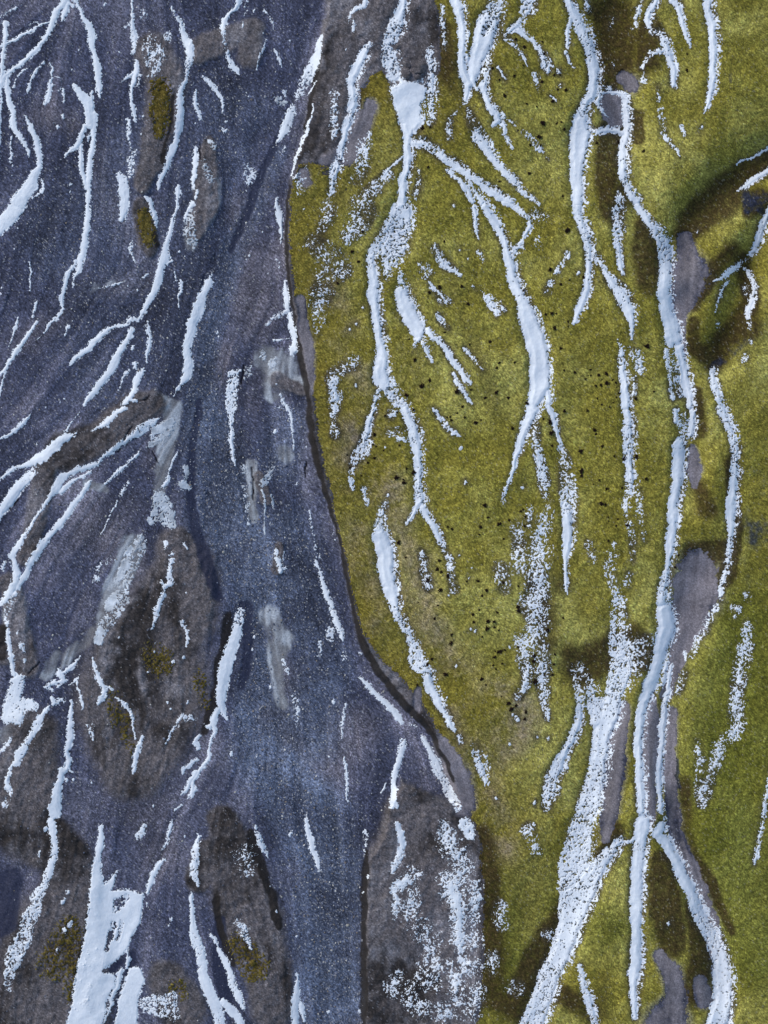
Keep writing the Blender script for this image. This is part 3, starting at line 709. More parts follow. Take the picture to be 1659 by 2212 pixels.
# ------------------------------------------------------------------ noise fields on the fine grid
wx = vnoise(H2, W2, 22, 1)*9 + vnoise(H2, W2, 8, 2)*5 + vnoise(H2, W2, 70, 5)*8
wy = vnoise(H2, W2, 22, 3)*9 + vnoise(H2, W2, 8, 4)*5
GX = (X0 + 2*np.arange(W2, dtype=f4))[None, :] + wx
GY = (Y0 + 2*np.arange(H2, dtype=f4))[:, None] + wy
N = rank(np.random.default_rng(77).random((H2, W2)).astype(f4)*.35-.17 + vnoise(H2, W2, 2.0, 11)*.9 + vnoise(H2, W2, 3.6, 12)*.7 + vnoise(H2, W2, 8, 13)*.40 + vnoise(H2, W2, 26, 14)*.25)
best = np.full((H2, W2), -1, f4); covb = np.zeros((H2, W2), f4); sdb = np.full((H2, W2), -60, f4); carve = np.zeros((H2, W2), f4)
owner = np.full((H2, W2), -1, np.int16)
EDGE = dict(g=(5, 5), h=(5, 17), i=(5, 5), d=(26, 26), f=(4, 4))
CAR = dict(g=(.004, .10), h=(.012, .6), i=(.002, .05), d=(.002, .05), f=(0, 0))
def seg_iter(p):
    if len(p) == 1: p = [p[0], [p[0][0]+1, p[0][1]+1]+p[0][2:]]
    for a, b in zip(p[:-1], p[1:]): yield a, b
for oi, th in enumerate(things):
    eL, eR = EDGE[th['k']]; c1, c2 = CAR[th['k']]
    allp = [q for s in th['s'] for q in s[1]]
    mx = max([q[2] for s in th['s'] if s[0] != 'P' for q in s[1]]+[10])*1.7+60
    xa = max(int((min(q[0] for q in allp)-mx-X0)/2), 0); xb = min(int((max(q[0] for q in allp)+mx-X0)/2)+1, W2)
    ya = max(int((min(q[1] for q in allp)-mx-Y0)/2), 0); yb = min(int((max(q[1] for q in allp)+mx-Y0)/2)+1, H2)
    cov = np.zeros((yb-ya, xb-xa), f4); sdm = np.full(cov.shape, -60, f4); car = np.zeros(cov.shape, f4)
    for s in th['s']:
        if s[0] == 'P':
            xs = GX[ya:yb, xa:xb]; ys = GY[ya:yb, xa:xb]; ins = np.zeros(xs.shape, bool); dm = np.full(xs.shape, 1e9, f4)
            P = s[1]
            for (ax_, ay_), (bx_, by_) in zip(P, P[1:]+P[:1]):
                dx, dy = bx_-ax_, by_-ay_
                t = np.clip(((xs-ax_)*dx+(ys-ay_)*dy)/(dx*dx+dy*dy+1e-6), 0, 1)
                dm = np.minimum(dm, np.hypot(xs-ax_-t*dx, ys-ay_-t*dy))
                if dy: ins ^= ((ay_ > ys) != (by_ > ys)) & (xs < ax_+(ys-ay_)*dx/dy)
            sd = np.where(ins, dm, -dm)
            cov = np.maximum(cov, np.clip(.5+sd/12, 0, 1)*s[2]); sdm = np.maximum(sdm, sd)
            continue
        for a, b in seg_iter(s[1]):
            m = max(a[2], b[2]); E = m+max(eL, eR)+.7*m+26
            u0 = max(int((min(a[0], b[0])-E-X0)/2)-xa, 0); u1 = min(int((max(a[0], b[0])+E-X0)/2)+1-xa, xb-xa)
            v0 = max(int((min(a[1], b[1])-E-Y0)/2)-ya, 0); v1 = min(int((max(a[1], b[1])+E-Y0)/2)+1-ya, yb-ya)
            if u1 <= u0 or v1 <= v0: continue
            xs = GX[ya+v0:ya+v1, xa+u0:xa+u1]; ys = GY[ya+v0:ya+v1, xa+u0:xa+u1]
            dx, dy = b[0]-a[0], b[1]-a[1]
            t = np.clip(((xs-a[0])*dx+(ys-a[1])*dy)/(dx*dx+dy*dy+1e-6), 0, 1)
            qx = xs-a[0]-t*dx; d = np.hypot(qx, ys-a[1]-t*dy)
            hw = a[2]+(b[2]-a[2])*t; dn = a[3]+(b[3]-a[3])*t; sd = hw-d
            if s[0] == '-':
                cov[v0:v1, u0:u1] *= 1-np.clip(.5+sd/np.minimum(hw*1.8, 12), 0, 1)*dn; continue
            e = np.minimum(np.where(qx < 0, eL, eR), hw*.8)
            c = np.clip(.5+sd/(2*e), 0, 1)*dn
            sl = (slice(v0, v1), slice(u0, u1))
            cov[sl] = np.maximum(cov[sl], c); sdm[sl] = np.maximum(sdm[sl], sd)
            dep = np.minimum(c1*hw, c2)*np.clip(dn*1.3-.3, 0, 1)
            car[sl] = np.maximum(car[sl], dep*sstep((sd+.6*hw+8)/(1.2*hw+16)))
    G = (slice(ya, yb), slice(xa, xb))
    Pn = cov-N[G]*.985-.012
    w = Pn > best[G]
    owner[G] = np.where(w & (Pn > 0), oi, owner[G]); best[G] = np.maximum(best[G], Pn)
    covb[G] = np.maximum(covb[G], cov); sdb[G] = np.maximum(sdb[G], sdm); carve[G] = np.maximum(carve[G], car)

# ------------------------------------------------------------------ ground zones (on the ground grid), V = traced overview pixels
VS = 3024/1659
gx = (X0 + 4*np.arange(W4, dtype=f4))[None, :] + wx[::2, ::2]*1.2; gy = (Y0 + 4*np.arange(H4, dtype=f4))[:, None] + wy[::2, ::2]*1.2
def zone(txt, soft=.5, raw=False):
    m = np.zeros((H4, W4), f4)
    for ln in txt.strip().split('\n'):
        p = [[float(v)*VS for v in q.split(',')[:3]]+[float(q.split(',')[3]) if q.count(',') > 2 else 1.] for q in ln.split()]
        for q in p: q[2] *= .5
        for a, b in seg_iter(p):
            E = max(a[2], b[2])*(1+soft)+12
            u0 = max(int((min(a[0], b[0])-E-X0)/4), 0); u1 = min(int((max(a[0], b[0])+E-X0)/4)+1, W4)
            v0 = max(int((min(a[1], b[1])-E-Y0)/4), 0); v1 = min(int((max(a[1], b[1])+E-Y0)/4)+1, H4)
            if u1 <= u0 or v1 <= v0: continue
            xs = gx[v0:v1, u0:u1]; ys = gy[v0:v1, u0:u1]; dx, dy = b[0]-a[0], b[1]-a[1]
            t = np.clip(((xs-a[0])*dx+(ys-a[1])*dy)/(dx*dx+dy*dy+1e-6), 0, 1)
            hw = a[2]+(b[2]-a[2])*t; dn = a[3]+(b[3]-a[3])*t
            c = sstep(.5+(hw-np.hypot(xs-a[0]-t*dx, ys-a[1]-t*dy))/(2*soft*hw+1))*dn
            m[v0:v1, u0:u1] = np.maximum(m[v0:v1, u0:u1], c)
    return m
def polysd(txt):
    P = [[float(v)*VS for v in q.split(',')] for q in txt.split()]
    ins = np.zeros((H4, W4), bool); dm = np.full((H4, W4), 1e9, f4)
    for (ax_, ay_), (bx_, by_) in zip(P, P[1:]+P[:1]):
        dx, dy = bx_-ax_, by_-ay_
        t = np.clip(((gx-ax_)*dx+(gy-ay_)*dy)/(dx*dx+dy*dy+1e-6), 0, 1)
        dm = np.minimum(dm, np.hypot(gx-ax_-t*dx, gy-ay_-t*dy))
        if dy: ins ^= ((ay_ > gy) != (by_ > gy)) & (gx < ax_+(gy-ay_)*dx/dy)
    return np.where(ins, dm, -dm).astype(f4)
BANK = "720,-300 712,-60 703,30 690,110 680,180 668,240 655,290 638,340 625,400 618,450 617,520 622,600 630,660 640,720 655,790 662,850 666,900 680,980 695,1040 718,1110 735,1180 748,1250 757,1310 775,1370 790,1410 830,1470 880,1530 925,1580 955,1640 975,1690"
upl = polysd(BANK+" 985,1740 900,1700 870,1685 840,1740 830,1800 800,1850 790,1900 787,2000 790,2100 786,2212 785,2500 2000,2500 2000,-300")
mossp = polysd("640,352 690,345 718,346 735,320 752,290 765,235 780,200 800,160 825,150 850,185 905,210 945,150 948,60 935,-20 935,-300 2000,-300 2000,2500 1030,2500 1030,2200 1040,2080 1045,1990 1040,1900 1036,1820 1020,1770 1002,1715 985,1650 950,1590 900,1510 843,1447 803,1400 778,1355 762,1300 748,1222 728,1130 708,1050 693,980 683,900 672,850 662,780 650,720 636,640 627,570 622,500 625,430 630,390")
SILT = zone("""1478,515,30 1485,555,45 1490,590,80 1478,640,60 1470,680,28 1474,720,14 1480,800,10 1488,860,8
1497,970,18 1500,1010,34 1497,1050,14
1505,1235,90 1500,1280,110 1490,1340,70 1470,1400,40 1452,1450,30 1440,1500,26
1400,1480,24 1402,1560,44 1400,1640,44 1398,1720,40 1396,1770,30
1345,1530,30 1335,1600,36 1325,1680,44 1318,1750,36 1305,1810,22
1452,1540,24 1448,1640,26 1450,1740,30 1462,1810,30 1490,1870,34 1520,1950,36 1545,2040,36 1560,2120,36 1562,2230,40
1320,220,48 1328,252,50
1345,165,30 1362,180,40
1422,2065,28 1450,2100,40 1462,2150,50 1440,2215,100
1515,2120,30 1525,2160,40
650,645,16 655,690,18 662,740,34 665,790,28 672,850,10
655,380,26 662,395,20
955,1610,30 975,1650,46 992,1690,56 1005,1730,50
800,230,30 775,290,40 755,330,46 700,345,20
905,1490,14 895,1540,16""", .8)
SOIL = zone("""335,110,90 360,180,90 350,260,80 330,340,60 305,400,40
305,450,46 318,520,46 325,540,30
450,310,30 440,370,60 445,450,50 420,500,40
380,1180,90 400,1240,150 370,1330,210 320,1420,290 310,1500,300 300,1580,240 290,1650,160
20,1360,40 10,1420,40
70,1580,120 60,1680,140 50,1780,150 140,1850,120 150,1930,140 110,2030,220 100,2130,260 90,2300,260
480,1770,60 500,1830,100 520,1920,130 550,2010,130 580,2100,110 590,2180,100
450,1840,60 430,1900,60
360,2120,90 390,2180,120
880,1760,110 890,1850,170 900,1950,200 910,2050,220 920,2250,240
940,1760,90 980,1850,110
725,60,60 735,160,100 725,250,110 690,310,80
780,30,120 840,-20,120 780,120,80 900,60,80 890,110,60
140,980,90 230,940,70 300,880,80 330,870,60
100,1010,60 60,1200,50
20,1260,50 60,1440,60
560,1030,24 575,1080,24
600,820,40 650,845,24
600,1230,26 605,1180,20
430,110,60 550,60,50 540,120,60""", .45)
MUD = zone("""430,560,60 400,700,60 360,850,80 330,1000,60
500,450,60 540,600,90 560,700,80
300,1200,100 200,1150,80 260,1100,90
420,1180,70 440,1260,50
240,440,70 180,300,60 100,250,80
60,740,60 200,620,60 330,620,50
480,760,40 470,820,50
620,1480,90 600,1600,80 690,1650,90 780,1560,90
560,780,40 540,860,60
290,1700,120 340,1850,90
640,470,30 600,560,50""", .8)
PALE = zone("""580,775,60 600,800,90 590,850,40 635,830,50
543,1000,26 545,1060,26 548,1120,16
580,1330,50 600,1380,60 595,1440,40 610,1520,30

345,1060,30 372,880,40 320,860,30
290,1180,50 268,1240,50 240,1310,50 225,1370,40
440,340,36 448,400,50 444,460,46
415,505,40 412,530,30
130,1420,40 100,1460,30 200,1370,30
15,1590,60,.9 40,1560,30,.7
330,140,40,.7 350,90,50,.7
30,1300,46 20,1330,40
195,635,10,.6 210,618,16,.7 245,608,10,.7
610,975,36,.7 615,985,36,.7
190,1045,24,.8 225,1055,20,.8
100,1000,40 125,990,24 95,1040,30
370,1240,40 375,1290,30""", .5)
WET = zone("""600,300,16 570,360,18 548,410,22 530,470,18 500,540,14
440,600,12 425,700,10
528,1310,30 535,1400,26 525,1480,20
430,870,14 410,1000,18 415,1100,24 440,1200,30 470,1290,26
20,1900,60 10,1990,60
470,1690,60,.45 430,1740,50,.4
230,2140,12 248,2070,12 262,2030,12 280,1990,10 290,1960,8
288,2060,12 276,2110,14 260,2170,16 255,2300,16
262,2075,10 245,2095,14
820,1640,50,.35 800,1720,50,.3
660,590,6 655,800,8
480,1990,26 470,2080,30 490,2150,30""", .5)
CRACK = zone("""355,178,3 340,188,3 325,198,2
325,850,4 318,862,4 304,866,3
285,922,3 262,960,3 256,975,3
330,975,3 338,1000,3
665,1000,4 662,1030,3
545,1010,4 548,1080,4
527,790,3 520,830,4
430,310,3 428,340,3
62,1455,4 90,1430,3
40,1080,6 10,1110,6 60,1040,4""", .3)
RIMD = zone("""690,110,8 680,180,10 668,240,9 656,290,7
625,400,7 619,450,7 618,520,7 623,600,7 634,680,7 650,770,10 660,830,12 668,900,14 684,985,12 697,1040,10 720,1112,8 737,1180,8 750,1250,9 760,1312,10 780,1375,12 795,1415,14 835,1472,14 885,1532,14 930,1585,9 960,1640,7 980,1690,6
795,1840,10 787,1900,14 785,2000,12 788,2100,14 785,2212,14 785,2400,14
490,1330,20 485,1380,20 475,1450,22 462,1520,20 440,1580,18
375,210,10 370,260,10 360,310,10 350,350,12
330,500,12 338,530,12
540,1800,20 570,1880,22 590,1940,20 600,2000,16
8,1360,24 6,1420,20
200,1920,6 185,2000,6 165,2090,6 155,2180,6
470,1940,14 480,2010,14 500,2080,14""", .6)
GREEN = zone("""345,190,40 348,235,40 345,280,30
312,470,36 318,515,30
345,1430,60,.7 330,1410,50,.6
270,1560,50,.5 240,1500,40,.4 290,1620,30,.5
350,1430,40,.6
440,1520,30,.5 430,1460,30,.4
520,2040,50,.7 550,2090,60,.7
120,2080,80,.55 150,2000,50,.55 170,2150,60,.6
380,2140,50,.5
780,200,30,.4""", .7)
DMOSS_SHADE = zone("""1320,40,110 1330,110,120 1310,160,80
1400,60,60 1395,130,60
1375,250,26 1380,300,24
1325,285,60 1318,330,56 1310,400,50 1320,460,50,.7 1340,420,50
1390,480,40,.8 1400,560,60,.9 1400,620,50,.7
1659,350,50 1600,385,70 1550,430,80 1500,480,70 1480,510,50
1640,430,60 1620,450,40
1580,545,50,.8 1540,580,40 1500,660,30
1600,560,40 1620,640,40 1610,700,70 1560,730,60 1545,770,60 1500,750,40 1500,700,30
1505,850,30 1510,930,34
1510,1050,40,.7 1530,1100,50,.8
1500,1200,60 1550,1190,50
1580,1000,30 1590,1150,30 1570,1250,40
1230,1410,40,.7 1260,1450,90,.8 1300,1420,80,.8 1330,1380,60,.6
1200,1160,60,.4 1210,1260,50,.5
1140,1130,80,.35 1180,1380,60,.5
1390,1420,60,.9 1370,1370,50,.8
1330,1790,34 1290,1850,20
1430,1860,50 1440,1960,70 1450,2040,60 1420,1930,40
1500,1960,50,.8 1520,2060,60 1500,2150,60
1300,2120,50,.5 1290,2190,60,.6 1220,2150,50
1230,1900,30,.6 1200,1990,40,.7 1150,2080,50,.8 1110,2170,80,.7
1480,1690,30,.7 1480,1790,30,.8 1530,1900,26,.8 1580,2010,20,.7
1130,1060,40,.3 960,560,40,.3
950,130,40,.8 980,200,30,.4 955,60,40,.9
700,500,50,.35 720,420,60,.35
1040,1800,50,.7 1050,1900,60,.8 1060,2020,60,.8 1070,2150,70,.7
870,1480,30,.4""", .75)  # dark brown moss, plus shade of the hollows put into its colour
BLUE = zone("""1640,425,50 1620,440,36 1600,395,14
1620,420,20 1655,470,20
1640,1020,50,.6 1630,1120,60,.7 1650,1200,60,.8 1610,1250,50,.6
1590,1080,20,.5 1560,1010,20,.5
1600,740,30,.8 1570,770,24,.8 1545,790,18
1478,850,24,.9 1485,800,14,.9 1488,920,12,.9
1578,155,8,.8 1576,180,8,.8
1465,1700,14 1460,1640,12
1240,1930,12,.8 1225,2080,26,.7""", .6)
TAN = zone("""770,920,60,.7 790,1000,110,.7 830,1060,90,.7 870,1120,60,.6
770,1150,60,.5 790,1250,50,.4 820,1330,60,.4
870,1290,60,.4 1000,1450,80,.3
1080,1500,80,.6 1120,1540,90,.7 1090,1600,80,.6 1040,1640,80,.5
1050,1740,80,.5 1090,1830,60,.5 720,640,60,.4 690,580,40,.3
830,1180,70,.4 890,620,30,.3 930,1380,50,.3
1300,600,40,.2""", .8)
PEB = zone("""600,330,40,.6 560,420,50,.7 500,540,60,.8 450,700,60,.8 430,800,70,.9 440,900,100 460,1000,140 490,1100,160 530,1200,170 560,1290,140 560,1380,60 560,1500,100 570,1620,130 620,1700,140 680,1780,160 705,1880,160 710,2000,150 712,2300,150
620,1150,120,.7 660,1300,120,.7 700,1450,120,.7 660,1580,150,.8
600,1000,100,.7 620,900,80,.6
200,500,300,.35 260,900,150,.2 500,250,150,.45 430,150,120,.3 130,550,150,.4""", .6)
# ------------------------------------------------------------------ flow directions follow the traced streaks; line-integral noise gives the wash lines
tp = []
for th in things:
    if th['k'] == 'f': continue
    for s in th['s']:
        if s[0] == '+':
            for a, b in zip(s[1][:-1], s[1][1:]):
                d = np.array([b[0]-a[0], b[1]-a[1]]); L = np.hypot(*d)
                if L < 8: continue
                d = d/L*(1 if d[1] > 0 else -1); tp.append([(a[0]+b[0])/2, (a[1]+b[1])/2, d[0], d[1], min(L, 80)])
tp = np.array(tp)
cgx = np.arange(X0, X1+1, 48); cgy = np.arange(Y0, Y1+1, 48)
CX, CY = np.meshgrid(cgx, cgy); fx = np.zeros(CX.shape); fy = np.zeros(CX.shape)
for t in tp:
    w = t[4]/(((CX-t[0])**2+(CY-t[1])**2)+70**2)**1.6; fx += w*t[2]; fy += w*t[3]
n_ = np.hypot(fx, fy)+1e-12; fx /= n_; fy /= n_
iy = np.clip(np.arange(H4)*4/48, 0, CX.shape[0]-1.001); ix = np.clip(np.arange(W4)*4/48, 0, CX.shape[1]-1.001)
def upc(a):
    i0 = iy.astype(int); j0 = ix.astype(int); ty = (iy-i0)[:, None]; tx = ix-j0
    r = a[i0]*(1-ty)+a[i0+1]*ty; return (r[:, j0]*(1-tx)+r[:, j0+1]*tx).astype(f4)
FX, FY = upc(fx), upc(fy)
def lic(src, L):
    acc = src.copy(); n = 1
    for sg in (1, -1):
        px = np.broadcast_to(np.arange(W4, dtype=f4), (H4, W4)).copy(); py = np.broadcast_to(np.arange(H4, dtype=f4)[:, None], (H4, W4)).copy()
        for _ in range(L):
            i = np.clip(py+.5, 0, H4-1).astype(np.int32); j = np.clip(px+.5, 0, W4-1).astype(np.int32)
            px += sg*FX[i, j]; py += sg*FY[i, j]
            i = np.clip(py+.5, 0, H4-1).astype(np.int32); j = np.clip(px+.5, 0, W4-1).astype(np.int32)
            acc += src[i, j]; n += 1
    return acc/n
l1 = lic(vnoise(H4, W4, 3, 31), 26); l1 /= l1.std()
l2 = lic(vnoise(H4, W4, 9, 32), 44); l2 /= l2.std()
l3 = lic(vnoise(H4, W4, 24, 33), 60); l3 /= l3.std()

# ------------------------------------------------------------------ relief
N4 = N[::2, ::2]
big = fbm(H4, W4, 110, 41, 3); mid = fbm(H4, W4, 34, 42, 3); sml = fbm(H4, W4, 9, 43, 3); tiny = vnoise(H4, W4, 1.6, 44)+vnoise(H4, W4, 3.1, 45)
soil0 = SOIL
up = sstep(upl/30+.5)
mossd = sstep((mossp+10)/34)*(1-sstep(SILT*1.8-.25+.5*sml+.3*tiny))
fine5 = fbm(H4, W4, 60, 48, 6)
soilv = np.clip(sstep(soil0*1.5-.3+.45*fine5) , 0, 1)
mossd = np.clip(mossd - .5*zone("700,340,40 725,640,10 760,250,40 745,180,50 800,60,80", .5), 0, 1)
soilv = np.maximum(soilv, up*(1-mossd)*(1-np.clip(SILT*1.5, 0, 1)))
z = .85*up + .0009*SC*50*np.clip(upl, 0, 2000)*up
z = z + up*(.55*big + .22*mid) + (1-up)*(.22*big + .05*mid + .02*l2 + .015*l1)
z = z - .25*zone("560,300,60 520,500,80 450,700,80 440,900,120 480,1100,160 540,1300,140 550,1450,100 580,1620,140 660,1760,160 705,1900,160 712,2300,160", .8)*(1-up)
z = z + soilv*(1-mossd)*(.10 + .10*sml + .08*fbm(H4, W4, 5, 46, 2)) + .22*blur(soilv*(1-up), 6)
HILL = zone("1440,1180,1,0 1440,1180,100,.0", .5)
z = z - 1.4*blur(zone("1700,330,80 1610,380,80 1550,430,90 1490,490,70 1460,560,50", .8), 8)
z = z - 1.5*blur(zone("1660,470,50 1620,560,50 1600,650,60 1560,760,60 1545,800,50", .8), 8)
z = z - 1.2*blur(zone("1330,40,90 1330,130,90 1340,200,70 1345,300,60", .8), 8)
z = z - .7*blur(zone("1470,650,60 1480,800,50 1500,950,50 1495,1080,40", .8), 6)
z = z - .8*blur(zone("1510,1230,90 1490,1340,80 1450,1470,60 1440,1600,50 1460,1800,50 1530,1950,50 1560,2150,50", .8), 6)
z = z - .5*blur(zone("1260,1450,90 1300,1500,70 1280,1600,90 1240,1800,100 1170,2100,120", .8), 8)
z = z + .55*blur(zone("1440,400,90 1500,300,120 1560,200,120", .9), 8) + .6*blur(zone("1540,1000,60 1530,1120,60", .9), 8) + .5*blur(zone("1570,480,50 1600,500,50", .9), 8)
z = z + .5*blur(zone("1290,2020,70 1330,1950,50 1400,2000,40", .9), 8)
z = z - carve[::2, ::2]*(.35+.65*up) - .10*CRACK - .06*WET*(1-up)
z = z.astype(f4)
z4 = z + (1-mossd)*(.012*tiny)*(1+1.5*soilv)
# moss mat thickness
mth = (.05 + .03*sml + .045*tiny + .03*vnoise(H4, W4, 5, 47)).astype(f4)
mossN = .55*N4+.22+.3*mid
GRN = np.clip(GREEN+.0*mid, 0, 1)
mkeep = np.maximum(np.where(mossd > 0, mossd - mossN*.9, -1), np.where(GRN > 0, GRN - .15 - .75*N4, -1))
mkeep = np.where(mossp > 60, np.maximum(mkeep, mossd-.4*N4-.1), mkeep)
mossv = mkeep > 0
top4 = np.maximum(z4, np.where(mossv, z+np.maximum(mth, .01), -99)).astype(f4)

# ------------------------------------------------------------------ surface colours (albedo, with hollow shade painted into the moss)
def C(*v): return np.array(v, f4)
def mixc(a, b, m): return a + (b-a)*m[..., None]
def wn(seed): return np.random.default_rng(seed).standard_normal((H4, W4)).astype(f4)
iso = fbm(H4, W4, 75, 71, 6); iso /= iso.std(); iso2 = fbm(H4, W4, 26, 72, 5); iso2 /= iso2.std()
tone = np.exp(.06*l1 + .12*l2 + .13*l3 + .14*iso + .07*iso2)
grain = np.exp(.40*wn(5)+.32*tiny)
gcol = np.broadcast_to(C(.076, .080, .122), (H4, W4, 3)).copy()
mudm = np.clip(MUD*.55 + .17*l3 + .13*l2 + .22*iso + .06, 0, .85)
gcol = mixc(gcol, C(.132, .116, .130), mudm)
gcol = mixc(gcol, C(.110, .132, .185), np.clip(PEB*.75+.12*iso2*PEB+.05*iso, 0, .85))
gcol = gcol*(tone*grain)[..., None]
speck = (np.random.default_rng(6).random((H4, W4)) < .03+.03*PEB).astype(f4)*np.random.default_rng(8).random((H4, W4)).astype(f4)
gcol = mixc(gcol, C(.58, .55, .52), speck*.85)
dspeck = (np.random.default_rng(16).random((H4, W4)) < .10).astype(f4); gcol = gcol*(1-.45*dspeck)[..., None]
pm = sstep(PALE*1.5-.40+.30*iso*PALE**.3+.22*iso2*PALE**.3+.15*l1*PALE**.3)
gcol = mixc(gcol, mixc(np.broadcast_to(C(.24, .235, .235), (H4, W4, 3)), C(.52, .54, .56), sstep(.34+.35*iso2+.3*l1)), pm*.85)
scol = mixc(np.broadcast_to(C(.135, .116, .115), (H4, W4, 3)), C(.036, .029, .026), sstep(.30+.25*iso2+.30*iso+.12*l1))
scol = mixc(scol, C(.21, .19, .195), sstep(-.05+.35*iso2+.25*l2-.2*iso))
scol = scol*np.exp(.40*tiny+.28*wn(15)+.06*l1)[..., None]
sspk = (np.random.default_rng(18).random((H4, W4)) < .02).astype(f4); scol = mixc(scol, C(.34, .32, .33), sspk*.6)
gcol = mixc(gcol, scol, soilv)
gcol = mixc(gcol, C(.026, .030, .058), np.clip(sstep(WET*1.5-.2+.2*iso2*np.minimum(WET*4, 1))*.85, 0, 1))
silt = C(.215, .188, .195)*np.exp(.16*tiny+.12*wn(17)+.12*l1+.08*iso+.08*iso2)[..., None]
siltm = sstep(SILT*1.5-.28+(.16*iso2+.16*iso+.10*l1+.25*tiny)*np.minimum(SILT*4, 1))
gcol = mixc(gcol, silt, siltm)
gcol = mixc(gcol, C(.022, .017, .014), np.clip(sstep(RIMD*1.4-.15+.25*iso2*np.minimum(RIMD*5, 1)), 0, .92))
gcol = mixc(gcol, C(.012, .011, .016), CRACK)
under = mixc(np.broadcast_to(C(.070, .058, .035), (H4, W4, 3)), C(.15, .13, .14), sstep(.2+.3*iso2))
gcol = mixc(gcol, under*np.exp(.4*tiny+.2*wn(19))[..., None], mossd*(mossp > -10)*(1-siltm))
rg = np.random.default_rng(9)
mc = mixc(np.broadcast_to(C(.262, .218, .036), (H4, W4, 3)), C(.395, .345, .085), sstep(.40+.22*iso+.14*iso2))
edge_olive = sstep(1-np.clip(mossp, 0, 420)/440)
mc = mixc(mc, C(.190, .145, .024), np.clip(edge_olive*.75+.12*iso2*edge_olive, 0, 1))
mc = mixc(mc, C(.155, .155, .022), .75*zone("1600,1350,160 1560,1700,260 1620,2050,200\n1250,1980,150 1330,2000,80,.8\n1020,1900,120 1050,2100,200", .8))
mc = mixc(mc, C(.29, .215, .150), np.clip(TAN*(.45+.35*iso2+.25*iso+.5*tiny), 0, .85))
mc = mixc(mc, C(.30, .28, .27), np.clip(siltm*0+sstep(SILT*2-.1)*.4, 0, 1))
mc = mixc(mc, C(.052, .034, .013), np.clip(sstep(DMOSS_SHADE*1.4-.12+(.12*iso2+.10*iso)*np.minimum(DMOSS_SHADE*4, 1))*(.90+.4*tiny), 0, .95))  # browns the moss for dark growth and for painted shade in hollows
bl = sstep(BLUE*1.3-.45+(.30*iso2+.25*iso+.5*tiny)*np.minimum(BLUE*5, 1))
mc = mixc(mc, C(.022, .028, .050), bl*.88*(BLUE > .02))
sd4 = sdb[::2, ::2]
near = sstep((sd4+26)/26)*sstep((covb[::2, ::2] > .0)+.6)
mc = mixc(mc, C(.060, .048, .030), np.clip(near*(.55+.30*iso2+.5*tiny), 0, .85))
mc = mc*np.exp(.42*tiny+.32*wn(21)+.30*vnoise(H4, W4, 2.3, 52)+.06*iso2)[..., None]
fleckw = (rg.random((H4, W4)) < .018).astype(f4); mc = mixc(mc, C(.46, .40, .28), fleckw*.5)
darkw = (rg.random((H4, W4)) < .07).astype(f4); mc = mixc(mc, C(.045, .04, .02), darkw*.6)
mc = mixc(mc, mc*C(.45, .40, .6), np.clip(GREEN*2, 0, 1)*.8)
gcol = np.clip(gcol, .004, .85); mc = np.clip(mc, .004, .8)

# ------------------------------------------------------------------ mesh makers
def place(px, py, zz):
    k = SC*(CAMH-zz)/CAMH
    return np.stack([(px-1512)*k, (2016-py)*k, zz], -1).astype(f4)
def mesh_obj(name, co, faces, mat, color=None, smooth=True, link=True):
    me = bpy.data.meshes.new(name); n = len(co); m, k = faces.shape
    me.vertices.add(n); me.vertices.foreach_set('co', np.ascontiguousarray(co, f4).ravel())
    me.loops.add(m*k); me.loops.foreach_set('vertex_index', np.ascontiguousarray(faces, np.int32).ravel())
    me.polygons.add(m); me.polygons.foreach_set('loop_start', np.arange(0, m*k, k, dtype=np.int32))
    me.polygons.foreach_set('use_smooth', np.full(m, smooth, bool))
    me.update(calc_edges=True)
    if color is not None:
        a = me.color_attributes.new('albedo', 'FLOAT_COLOR', 'POINT')
        c = np.ones((n, 4), f4); c[:, :3] = color; a.data.foreach_set('color', c.ravel())
    me.materials.append(mat)
    o = bpy.data.objects.new(name, me)
    if link: col.objects.link(o)
    return o
def quads(h, w):
    i = np.arange(h*w, dtype=np.int32).reshape(h, w)
    return np.stack([i[:-1, :-1], i[1:, :-1], i[1:, 1:], i[:-1, 1:]], -1).reshape(-1, 4)
def tag(o, label, cat, group=None, kind=None):
    o['label'] = label; o['category'] = cat
    if group: o['group'] = group
    if kind: o['kind'] = kind
